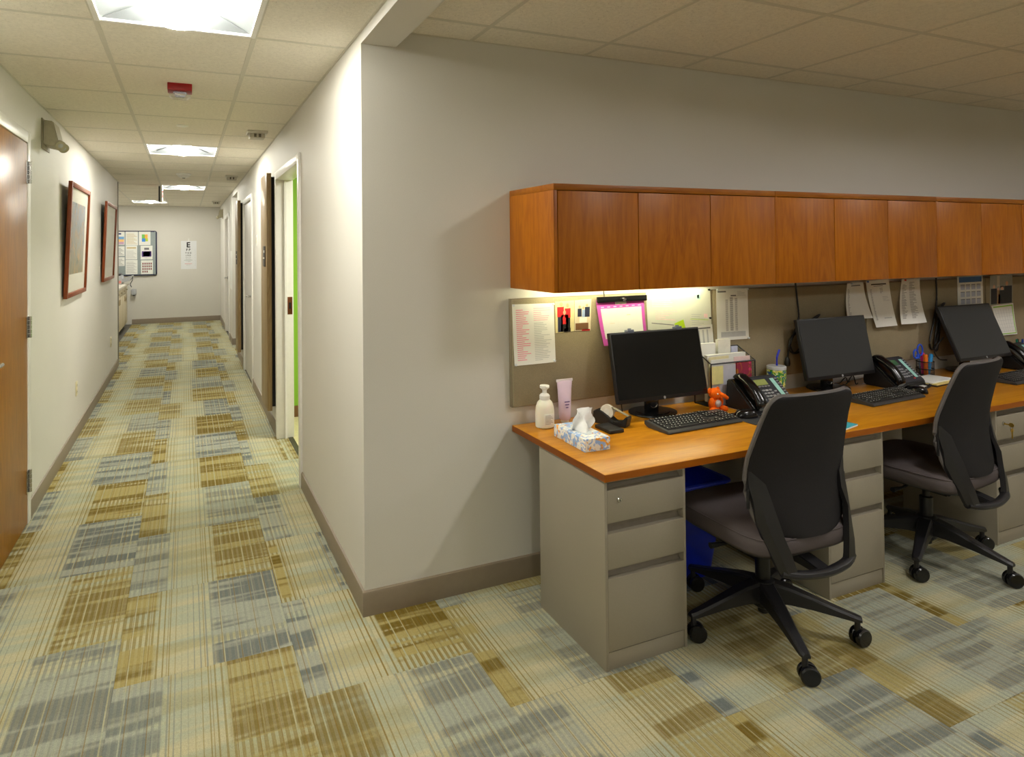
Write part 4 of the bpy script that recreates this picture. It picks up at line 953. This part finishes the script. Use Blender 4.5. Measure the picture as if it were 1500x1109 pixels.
# keyboards
def keyboard(loc, rz, label, L_=.445, D_=.145):
    t = thing('keyboard', label, 'keyboard', loc, rz, 'keyboards on the worktop')
    bm = bmesh.new(); prism(bm, [(-D_/2, 0), (-D_/2-.004, .006), (-D_/2+.004, .013), (D_/2-.02, .027), (D_/2, .027), (D_/2, .010), (D_/2-.02, .0)], -L_/2, L_/2, 'x', .002); obj('case', bm, plain('keyboard_grey', (62, 62, 62), .4), t)
    sl = (.027-.013)/(D_-.024)
    bm = bmesh.new(); tops = bmesh.new()
    def key(x0, x1, y0, y1):
        z = .013+(((y0+y1)/2)+D_/2-.004)*sl
        loft(bm, [[(x0, y0, z), (x1, y0, z), (x1, y1, z+(y1-y0)*sl), (x0, y1, z+(y1-y0)*sl)], [(x0+.0022, y0+.002, z+.0065), (x1-.0022, y0+.002, z+.0065), (x1-.0022, y1-.003, z+.008), (x0+.0022, y1-.003, z+.008)]])
        b_ = [(x0+.004, (y0+y1)/2, z+.0082), (x0+.0085, (y0+y1)/2, z+.0082), (x0+.0085, (y0+y1)/2+.004, z+.0088), (x0+.004, (y0+y1)/2+.004, z+.0088)]
        tops.faces.new([tops.verts.new(p) for p in b_])
    u = .0188; X0_ = -L_/2+.012
    yr = [-D_/2+.012+i*.0188 for i in range(5)]+[-D_/2+.012+5*.0188+.006]
    rowsz = [[1.25]*3+[6.25]+[1.25]*4, [2.25]+[1]*10+[2.75], [1.75]+[1]*11+[2.25], [1.5]+[1]*12+[1.5], [1]*13+[2], [1, -.6]+[1]*4+[-.4]+[1]*4+[-.4]+[1]*4]
    for r, row in enumerate(rowsz):
        x = X0_
        for w_ in row:
            if w_ > 0: key(x+.0008, x+w_*u-.0008, yr[r]+.0008, yr[r]+.0180)
            x += abs(w_)*u
    xn = X0_+15.3*u
    for c in range(3):
        for r in (3, 4, 5): key(xn+c*u+.0008, xn+(c+1)*u-.0008, yr[r]+.0008, yr[r]+.018)
        key(xn+c*u+.0008, xn+(c+1)*u-.0008, yr[0]+.0008, yr[0]+.018)
    key(xn+u+.0008, xn+2*u-.0008, yr[1]+.0008, yr[1]+.018)
    xk = xn+3.3*u
    for c in range(4):
        for r in range(5): key(xk+c*u+.0008, xk+(c+1)*u-.0008, yr[r]+.0008, yr[r]+.018)
    o = obj('keycaps', bm, plain('keycap_black', (26, 26, 28), .45), t); o['kind'] = 'stuff'
    o = obj('key_legends', tops, M_paper, t); o['kind'] = 'stuff'
    for s in (-1, 1): obj('riser_foot', B(s*L_*.42-.012, s*L_*.42+.012, D_/2-.03, D_/2-.012, -.0002, .012, .002), M_black, t)
keyboard((1.44, -.335, T), math.radians(2), 'grey and black keyboard before the first monitor')
keyboard((2.675, -.385, T), math.radians(3), 'black keyboard before the second monitor')
keyboard((3.87, -.40, T), math.radians(3), 'black keyboard before the third monitor')

def mouse(loc, rz, label):
    t = thing('computer_mouse', label, 'mouse', loc, rz, 'mice on the worktop')
    bm = bmesh.new(); n = 20; rings = []
    for k in range(9):
        q = k/8; z = .036*math.sin(q*PI/2); sc = math.cos(q*PI/2)**.55 if q < 1 else .02
        rings.append([(.030*sc*math.cos(2*PI*i/n), -.006*q+.058*sc*math.sin(2*PI*i/n), z) for i in range(n)])
    loft(bm, rings); sh = obj('shell', bm, M_blackg, t, 60)
    bm = bmesh.new(); lathe(bm, [(.001, -.003), (.009, -.003), (.009, .003), (.001, .003)], 14, (0, .034, .027), 'x'); obj('scroll_wheel', bm, plain('wheel_grey', (70, 70, 72), .6), t)
mouse((1.738, -.350, T+.002), math.radians(72), 'glossy black mouse on the mouse pad by the first keyboard')
tag(obj('mouse_pad', B(1.675, 1.86, -.46, -.27, T-.0004, T+.0016, .0004, 1), plain('pad_charcoal', (48, 50, 56), .8)), 'thin charcoal mouse pad beside the first keyboard', 'mouse pad')
mouse((2.975, -.355, T), math.radians(10), 'glossy black mouse at the end of the second keyboard')
bm = bmesh.new(); tube(bm, smooth_path([(1.802, -.368, T+.010), (1.825, -.375, T+.006), (1.87, -.365, T+.006), (1.91, -.35, T+.006)]), .003); tag(obj('mouse_cable', bm, M_black), 'black mouse cable by the first desk phone', 'cord')

# desk phones: handset on the left side, wedge body
def phone(loc, rz, label, lcd, strip):
    t = thing('desk_phone', label, 'phone', loc, rz, 'desk phones on the worktop')
    w_, d_ = .295, .17
    bm = bmesh.new(); prism(bm, [(-d_/2, 0), (-d_/2, .018), (d_/2-.035, .142), (d_/2-.010, .136), (d_/2, .02), (d_/2-.01, 0)], -w_/2, w_/2, 'x', .005); obj('body', bm, M_black, t)
    sl = (.142-.018)/(d_-.035); ang = math.atan(sl)
    mt = Matrix.Translation((0, -d_/2, .018)) @ Matrix.Rotation(ang, 4, 'X')
    Ls = math.hypot(.142-.018, d_-.035)
    def slab(name, x0, x1, v0, v1, h, mat, par=t, stuff=False, boxes=None):
        q = bmesh.new()
        for (a, b, c, d) in (boxes or [(x0, x1, v0, v1)]): box(q, a, b, c, d, -.001, h, min(.0012, h*.4), 1)
        b_ = bmesh.new(); merge(b_, q, mt); o = obj(name, b_, mat, par)
        if stuff: o['kind'] = 'stuff'
        return o
    slab('key_panel', -.055, w_/2-.004, .012, Ls-.008, .003, plain('phone_slate', (44, 46, 54), .4))
    lc = slab('display', -.036, .060, Ls-.056, Ls-.022, .0045, lcd)
    slab('buttons', 0, 0, 0, 0, .007, plain('button_grey', (150, 152, 156), .45), t, True, [(-.012+.023*c, .005+.023*c, .042+.0165*r, .051+.0165*r) for c in range(3) for r in range(4)]+[(-.042, -.028, .042+.017*r, .049+.017*r) for r in range(4)]+[(.062, .078, .045+.019*r, .052+.019*r) for r in range(3)]+[(-.036+.02*c, -.022+.02*c, .116, .122) for c in range(5)])
    slab('label_strip', .092, .118, .035, Ls-.022, .0045, strip)
    slab('line_keys', 0, 0, 0, 0, .006, plain('button_grey', (150, 152, 156), .45), t, True, [(.124, .138, .036+.0148*k, .042+.0148*k) for k in range(9)])
    if 'second' in label or 'third' in label:
        o = slab('message_key', .066, .080, .026, .034, .007, plain('key_red', (210, 60, 60), .4))
    # cradle and handset
    q = bmesh.new(); box(q, -w_/2+.006, -w_/2+.080, .004, Ls-.002, -.001, .008, .003); b_ = bmesh.new(); merge(b_, q, mt); obj('cradle', b_, M_blackg, t)
    q = bmesh.new(); n = 14; rings = []
    for k in range(n+1):
        s = k/n; v = -.004+s*(Ls+.012); arch = math.sin(PI*s)**.8; z = .016+.030*arch
        wd = .027+.006*(abs(s-.5)*2)**3; th = .014+.012*(abs(s-.5)*2)**3
        if k in (0, n): wd *= .8; th *= .7
        ring = []
        for i in range(12): a = 2*PI*i/12; ring.append((-w_/2+.042+wd*math.copysign(abs(math.cos(a))**.7, math.cos(a)), v, z+th*math.copysign(abs(math.sin(a))**.7, math.sin(a))))
        rings.append(ring)
    loft(q, rings); b_ = bmesh.new(); merge(b_, q, mt); obj('handset', b_, M_blackg, t, 60)
    return t
lcdA = plain('lcd_olive', (150, 160, 96), .25); lcdB = plain('lcd_green', (74, 116, 84), .25); strip = plain('strip_teal', (160, 214, 206), .5)
phone((1.955, -.250, T+.0012), math.radians(0), 'black desk phone with an olive display beside the orange plush toy', lcdA, strip)
tag(obj('note_paper', B(1.81, 2.10, -.40, -.17, T-.0002, T+.0010), M_paper), 'white paper lying under the first desk phone', 'paper')
phone((3.065, -.190, T+.0012), math.radians(2), 'black desk phone with a red key beside the second monitor', lcdB, strip)
tag(obj('note_paper', B(2.925, 3.19, -.30, -.10, T-.0002, T+.0010), M_paper), 'white paper lying under the second desk phone', 'paper')
phone((4.315, -.190, T+.0012), math.radians(2), 'black desk phone with a red key next to the third monitor', lcdB, strip)
tag(obj('note_paper', B(4.19, 4.46, -.32, -.10, T-.0002, T+.0010), M_paper), 'white paper lying under the third desk phone', 'paper')
bm = bmesh.new(); pts = []
for k in range(60): 
    q = k/59; pts.append((2.93+.30*q+.006*math.cos(k*1.6), -.335-.03*math.sin(q*PI)+.05*q+.006*math.sin(k*1.6), T+.009+.004*math.sin(k*1.6)))
tube(bm, pts, .0025, 6); tag(obj('phone_cord', bm, M_black), 'coiled black phone cord before the second desk phone', 'cord')

# soap bottle, lotion tube, tissue box, tape dispenser
t = thing('soap_dispenser', 'translucent foam soap pump bottle with a white top', 'soap bottle', (.806, -.10, T))
bm = bmesh.new(); lathe(bm, [(.001, 0), (.038, 0), (.044, .006), (.0445, .065), (.042, .09), (.035, .112), (.023, .124), (.020, .128), (.001, .128)], 32, (0, 0, 0), 'z', .8)
obj('bottle', bm, plain('bottle_milky', (234, 232, 216), .3, var=.02, **{'Subsurface Weight': .3}), t)
obj('label_panel', B(-.026, .026, -.0368, -.0345, .016, .066, .001), plain('label_white', (232, 232, 222), .5), t)
bm = bmesh.new()
for k in range(7): box(bm, -.02, .008+.012*((k*5) % 3)/2, -.0374, -.0366, .022+.006*k, .0235+.006*k)
o = obj('label_print', bm, M_ink, t); o['kind'] = 'stuff'
bm = bmesh.new(); lathe(bm, [(.022, .124), (.023, .128), (.023, .142), (.018, .148), (.010, .152), (.010, .178), (.001, .178)], 24); pc = obj('pump_collar', bm, M_white, t)
bm = bmesh.new(); lathe(bm, [(.012, .168), (.021, .176), (.021, .186), (.001, .188)], 24); box(bm, -.007, .007, -.027, -.01, .177, .185, .003); obj('pump_head', bm, M_white, t)
t = thing('lotion_tube', 'pale lavender lotion tube standing on its cap', 'lotion tube', (.932, -.068, T))
bm = bmesh.new(); rings = []
for q, (wx, wy, z) in enumerate(((.021, .021, .012), (.026, .024, .016), (.029, .023, .05), (.033, .018, .10), (.037, .010, .15), (.041, .003, .185), (.043, .0012, .192))): rings.append([(wx*math.cos(2*PI*i/24), wy*math.sin(2*PI*i/24), z) for i in range(24)])
loft(bm, rings); tb = obj('tube_body', bm, plain('lavender', (222, 202, 226), .35, var=.03), t, 60)
obj('crimp', B(-.0435, .0435, -.0016, .0016, .186, .1975), plain('lavender_white', (232, 226, 234), .4), t)
bm = bmesh.new(); lathe(bm, [(.001, 0), (.018, 0), (.019, .002), (.019, .012), (.001, .0125)], 20); obj('cap', bm, M_white, t)
bm = bmesh.new()
for k, w_ in enumerate((.02, .014, .006)): box(bm, -w_/2-.004, w_/2+.002, -.0232, -.020, .095-.013*k, .099-.013*k)
o = obj('tube_print', bm, plain('violet_print', (110, 84, 140), .6), t); o['kind'] = 'stuff'
def tissue_mat():
    m = NT('tissue_print'); co = m.coord(); vo = m.n('ShaderNodeTexVoronoi'); m.put(vo.inputs['Vector'], co); vo.inputs['Scale'].default_value = 26
    n1 = m.noise(co, 30, 2, .5, 1.5); n2 = m.noise(co, 22, 2, .5, 2.0)
    c = m.mix(m.rng(n1, .50, .53, 0, 1), lin((236, 236, 230)), lin((150, 184, 230)))
    c = m.mix(m.rng(n2, .60, .62, 0, 1), c, lin((238, 168, 50)))
    c = m.mix(m.rng(vo.outputs['Distance'], .16, .12, 0, .8), c, lin((158, 164, 176)))
    m.bsdf(c, .5); return m.m
t = thing('tissue_box', 'floral tissue box in blue, orange and white', 'tissue box', (.826, -.348, T), math.radians(-2))
obj('carton', B(-.058, .058, -.118, .118, 0, .05, .001), tissue_mat(), t)
bm = bmesh.new(); lathe(bm, [(.001, .0), (.03, 0), (.03, .001), (.001, .001)], 28, (0, 0, .0500)); 
for v in bm.verts: v.co.y *= 2.2
obj('opening_film', bm, plain('film', (206, 214, 220), .3), t)
bm = bmesh.new(); rows_ = []
for j in range(9):
    q = j/8; rows_.append([(( -.052+.104*i/10)*(1.0-.15*q) + .030*q + .008*math.sin(i*1.1+j), -.01+.030*(1-q)*math.sin(i*.9)+.03*q+.010*math.cos(i*.8+j*.5), 0.0515+.086*q*(1-.12*abs(i-6)/5)) for i in range(11)])
loft(bm, rows_, cap=False, closed=False); bmesh.ops.solidify(bm, geom=bm.faces[:], thickness=.0006); obj('tissue', bm, plain('tissue_white', (240, 240, 238), .8, var=.01), t, 60)
t = thing('tape_dispenser', 'black tape dispenser with a roll of clear tape', 'tape dispenser', (1.105, -.185, T), math.radians(-62))
bm = bmesh.new(); prism(bm, [(-.075, 0), (.075, 0), (.085, .045), (.076, .048), (.055, .024), (.02, .018), (-.03, .05), (-.06, .062), (-.078, .055), (-.082, .02)], -.026, .026, 'y', .003); obj('body', bm, M_black, t)
bm = bmesh.new(); lathe(bm, [(.014, -.0095), (.031, -.0095), (.031, .0095), (.014, .0095)], 28, (-.020, 0, .055), 'y'); obj('tape_roll', bm, plain('tape_clear', (224, 220, 206), .3), t)
bm = bmesh.new(); lathe(bm, [(.001, -.011), (.0138, -.011), (.0138, .011), (.001, .011)], 20, (-.020, 0, .055), 'y'); obj('spool', bm, plain('spool_white', (232, 230, 222), .4), t)
bm = bmesh.new(); prism(bm, [(.0, .077), (.074, .0495), (.08, .0505), (.002, .0785)], -.009, .009, 'y'); obj('tape_end', bm, plain('tape_strip', (150, 142, 122), .25), t)
tag(obj('stapler_pad', B(1.0, 1.075, -.31, -.20, T-.0002, T+.016, .004), M_black), 'small black desk pad between the tissue box and tape dispenser', 'desk pad')

# orange plush toy with a silver bib
t = thing('plush_toy', 'small orange plush elephant with a silver bib sitting by the first phone', 'plush toy', (1.70, -.205, T), math.radians(8))
org = fabric_mat('orange_plush', (240, 104, 14), 220, .12)
def blob(name, c, r, mat=org, sub=3, par=t):
    b = bmesh.new(); bmesh.ops.create_icosphere(b, subdivisions=sub, radius=1); bmesh.ops.scale(b, vec=r, verts=b.verts); bmesh.ops.translate(b, vec=c, verts=b.verts); return obj(name, b, mat, par, 80)
blob('body', (0, .004, .036), (.030, .026, .036)); hd = blob('head', (-.002, -.002, .085), (.031, .028, .028))
for s in (-1, 1):
    blob('ear', (s*.030, .006, .098), (.013, .007, .016), par=hd)
    blob('eye', (s*.013-.003, -.028, .090), (.0042, .003, .0042), M_white, 2, hd)
    blob('foot', (s*.036, -.022, .013), (.019, .022, .0135))
    blob('arm', (s*.033, -.008, .046), (.011, .013, .024))
bm = bmesh.new(); tube(bm, smooth_path([(.006, -.02, .085), (.02, -.036, .078), (.038, -.040, .066)]), [.012]*4+[.010]*4+[.009]*5, 12); obj('trunk', bm, org, hd, 80)
o = blob('bib', (-.001, -.018, .040), (.020, .012, .018), plain('silver_bib', (200, 190, 188), .3, .4))
bm = bmesh.new(); tube(bm, smooth_path([(1.575, -.19, T+.004), (1.60, -.215, T+.012), (1.63, -.255, T+.014), (1.68, -.275, T+.004), (1.73, -.29, T+.004)]), .0016); tag(obj('thin_cable', bm, M_black), 'thin black cable trailing past the orange plush elephant', 'cord')

# file organizer with envelopes, cards and notebooks
ORG = (1.875, -.102)
t = thing('file_organizer', 'black wire mesh file organizer packed with papers', 'organizer', (ORG[0], ORG[1], T))
bm = bmesh.new()
for sx in (-.148, .148):
    tube(bm, [(sx, -.055, .002), (sx, -.055, .215)], .003, 6); tube(bm, [(sx, .055, .002), (sx, .055, .275)], .003, 6); tube(bm, [(sx, -.055, .215), (sx, .055, .275)], .003, 6)
tube(bm, [(-.148, -.055, .215), (.148, -.055, .215)], .004, 6); tube(bm, [(-.148, .055, .275), (.148, .055, .275)], .004, 6); tube(bm, [(-.148, -.055, .003), (.148, -.055, .003)], .003, 6); tube(bm, [(-.148, .055, .003), (.148, .055, .003)], .003, 6)
obj('wire_frame', bm, M_black, t)
bm = bmesh.new()
for k in range(23): tube(bm, [(.148, -.051+.0046*k, .004), (.148, -.051+.0046*k, .212+.0025*k)], .0007, 4)
for k in range(24): tube(bm, [(.148, -.053, .008+.0088*k), (.148, .053, .008+.0088*k)], .0007, 4)
o = obj('mesh_side', bm, M_black, t); o['kind'] = 'stuff'
obj('tray_floor', B(-.148, .148, -.055, .055, 0, .0015), M_black, t)
def leafp(name, label, cat, x0, x1, z0, z1, y, mat, tilt=0.0, th=.002, grp='papers in the file organizer', rz=0.0):
    o = obj(name, B(x0, x1, -th/2, th/2, 0, z1-z0, .0004, 1), mat); o.location = (ORG[0], ORG[1]+y, T+z0); o.rotation_euler = (tilt, 0, rz); return tag(o, label, cat, grp)
leafp('notepad', 'pale grey folder standing at the front of the file organizer', 'folder', -.135, .02, .004, .205, -.048, plain('pale_grey_card', (196, 196, 206), .6), th=.003)
def floral():
    m = NT('floral_cover'); co = m.coord(); vo = m.n('ShaderNodeTexVoronoi'); m.put(vo.inputs['Vector'], co); vo.inputs['Scale'].default_value = 28
    n1 = m.noise(co, 24, 2, .5, 1); c = m.mix(m.rng(n1, .52, .56), lin((150, 40, 70)), lin((176, 108, 34)))
    c = m.mix(m.rng(vo.outputs['Distance'], .30, .26), c, lin((216, 60, 110))); c = m.mix(m.rng(vo.outputs['Distance'], .14, .11), c, lin((244, 214, 190))); m.bsdf(c, .5); return m.m
leafp('floral_notebook', 'maroon floral notebook in the file organizer', 'notebook', .025, .128, .004, .212, -.049, floral(), th=.006)
leafp('envelope', 'pink and white card standing behind the floral notebook', 'envelope', .02, .13, .06, .238, -.040, plain('pink_white', (240, 214, 212), .6))
leafp('envelope', 'white envelope with a slanted flap in the file organizer', 'envelope', -.13, .05, .05, .232, -.036, M_paper)
leafp('envelope', 'cream envelope leaning in the file organizer', 'envelope', -.14, .00, .06, .245, -.026, plain('cream_paper', (228, 220, 176), .7), rz=.05)
leafp('paper_stack', 'thick white paper stack in the middle of the file organizer', 'paper', -.135, .125, .02, .252, -.008, M_paper, th=.02)
leafp('index_cards', 'block of white index cards at the back of the file organizer', 'cards', -.135, -.04, .10, .305, .030, M_paper, th=.02)
leafp('index_cards', 'taller block of white index cards by the pinned table sheet', 'cards', -.015, .07, .10, .318, .036, plain('ivory_card', (232, 230, 216), .7), th=.018)
leafp('envelope', 'narrow white card with a blue edge at the back of the file organizer', 'envelope', .085, .13, .10, .275, .040, plain('blueish_card', (206, 210, 232), .6), th=.008)
leafp('sticky_note', 'yellow sticky note on the front of the file organizer', 'sticky note', -.150, -.075, .115, .205, -.0612, plain('yellow_note', (226, 220, 150), .7), th=.001, grp=None)

# tumbler with a blue straw
def tumbler_mat():
    m = NT('tie_dye'); co = m.coord(); n1 = m.noise(co, 30, 2, .5, 2.5); n2 = m.noise(co, 34, 2, .5, 2.5)
    c = m.mix(m.rng(n1, .44, .50), lin((232, 226, 90)), lin((60, 150, 50))); c = m.mix(m.rng(n2, .56, .60), c, lin((40, 90, 170))); c = m.mix(m.rng(n2, .42, .38), c, lin((226, 234, 190))); m.bsdf(c, .3); return m.m
t = thing('tumbler', 'tie-dye tumbler in yellow, green and blue with a straw', 'tumbler', (2.225, -.115, T))
bm = bmesh.new(); lathe(bm, [(.001, 0), (.030, 0), (.034, .004), (.046, .10), (.047, .13), (.045, .145)], 32); obj('cup', bm, tumbler_mat(), t)
bm = bmesh.new(); lathe(bm, [(.045, .144), (.048, .146), (.048, .160), (.044, .163), (.001, .163)], 32); obj('lid', bm, plain('clear_lid', (196, 200, 206), .1), t)
bm = bmesh.new(); tube(bm, [(.004, 0, .163), (.004, 0, .205), (.008, 0, .215), (.024, 0, .245)], .0052, 12); obj('straw', bm, plain('straw_blue', (24, 40, 190), .35), t)

# pen cup with scissors and markers, notebook, papers
t = thing('pen_cup', 'black wire mesh pen cup beside the third monitor', 'pen cup', (3.50, -.10, T))
bm = bmesh.new()
for z in (.003, .04, .085): tube(bm, [(.045*math.cos(2*PI*k/24), .045*math.sin(2*PI*k/24), z) for k in range(25)], .0028, 6)
obj('hoops', bm, M_black, t)
bm = bmesh.new()
for k in range(36): tube(bm, [(.044*math.cos(2*PI*k/36), .044*math.sin(2*PI*k/36), .003), (.044*math.cos(2*PI*k/36), .044*math.sin(2*PI*k/36), .085)], .0008, 4)
for k in range(9): tube(bm, [(.044*math.cos(2*PI*q/20), .044*math.sin(2*PI*q/20), .008+.009*k) for q in range(21)], .0008, 4)
o = obj('mesh_wall', bm, M_black, t); o['kind'] = 'stuff'
bm = bmesh.new(); lathe(bm, [(.001, 0), (.044, 0), (.044, .002), (.001, .002)], 24); obj('cup_floor', bm, M_black, t)
def marker(dx, dy, h, col, nm, label, lean=(0, 0), r=.0075):
    m = thing('marker', label, 'marker', (3.50+dx, -.10+dy, T+.0035), 0, 'markers in the pen cup', rot=(lean[0], lean[1], 0))
    bm = bmesh.new(); lathe(bm, [(.001, 0), (r, .001), (r, h*.6), (.001, h*.6)], 14); obj('barrel', bm, plain(nm, col, .35), m)
    bm = bmesh.new(); lathe(bm, [(r*1.12, h*.6), (r*1.12, h*.97), (r*.8, h), (.001, h)], 14); obj('cap', bm, plain(nm, col, .35), m)
marker(-.012, -.012, .125, (244, 124, 24), 'marker_orange', 'orange highlighter in the pen cup', (.0, -.04), .0105)
marker(.006, .016, .13, (236, 50, 150), 'marker_pink', 'pink highlighter in the pen cup', (-.03, .03), .0095)
marker(.006, -.012, .128, (40, 150, 220), 'marker_blue', 'blue highlighter leaning in the pen cup', (.02, .24), .0095)
t = thing('scissors', 'scissors with blue handles standing in the pen cup', 'scissors', (3.475, -.085, T+.004), 0, rot=(0, -.12, 0))
bm = bmesh.new(); prism(bm, [(-.006, .0), (.004, .0), (.008, .11), (-.004, .11)], -.001, .001, 'y'); obj('blade', bm, M_chrome, t)
for s, rx, rz_ in ((-1, .020, .026), (1, .024, .034)):
    bm = bmesh.new(); tube(bm, [(s*.022+rx*math.cos(2*PI*k/20), 0, .138+s*.008+rz_*math.sin(2*PI*k/20)) for k in range(21)], .0048, 8); tube(bm, [(s*.004, 0, .10), (s*.012, 0, .122)], .006, 8); obj('handle', bm, plain('scissor_blue', (36, 86, 220), .35), t)
t = thing('notebook', 'open white pad with yellow pages on a black folder by the pen cup', 'notebook', (3.345, -.235, T), math.radians(6))
obj('folder', B(-.15, .12, -.08, .075, 0, .006, .001), M_black, t); obj('yellow_pages', B(-.14, .11, -.078, .072, .006, .012, .001), plain('yellow_pad', (226, 206, 130), .7), t); obj('white_pages', B(-.14, .11, -.055, .074, .012, .018, .001), M_paper, t)
t = thing('notebook', 'teal notebook at the worktop edge over the second pedestal', 'notebook', (1.995, -.605, T), math.radians(12))
obj('pages', B(-.07, .07, -.06, .06, 0, .006, .0005), M_paper, t); obj('cover', B(-.07, .07, -.06, .06, .006, .0078, .0005), plain('teal_cover', (60, 170, 190), .5), t)
t = thing('pen_holder', 'dark pen holder beyond the third phone', 'pen cup', (4.52, -.09, T)); bm = bmesh.new(); lathe(bm, [(.001, 0), (.04, 0), (.042, .002), (.042, .11), (.038, .11), (.038, .006), (.001, .005)], 24); obj('cup', bm, M_black, t)
for k, (c, n_, lb) in enumerate((((20, 120, 90), 'pen_green', 'green pen in the dark pen holder'), ((20, 20, 24), 'pen_black', 'black pen in the dark pen holder'), ((30, 70, 160), 'pen_blue', 'blue pen in the dark pen holder'))):
    bm = bmesh.new(); lathe(bm, [(.001, .0), (.005, .01), (.0055, .12), (.0055, .145), (.001, .148)], 10); o = tag(obj('pen', bm, plain(n_, c, .35)), lb, 'pen', 'pens in the dark holder'); o.location = (4.505+.014*k, -.095+.01*(k % 2), T+.006); o.rotation_euler = (.04*(k-1), .06*(k-1), 0)
# cables behind the second monitor
for k, (a, b) in enumerate(((2.775, 2.905), (2.79, 2.90))):
    bm = bmesh.new(); tube(bm, smooth_path([(a, -.04-.04*k, T+.004), (a+.03, -.05-.03*k, T+.004), ((a+b)/2, -.06-.04*k, T+.035+.02*k), (b-.03, -.05-.05*k, T+.004), (b, -.04-.05*k, T+.004)]), .0028, 7)
    tag(obj('monitor_cable', bm, M_black), ['black cable lying on the worktop behind the second monitor', 'black cable arching up behind the second monitor'][k], 'cord')
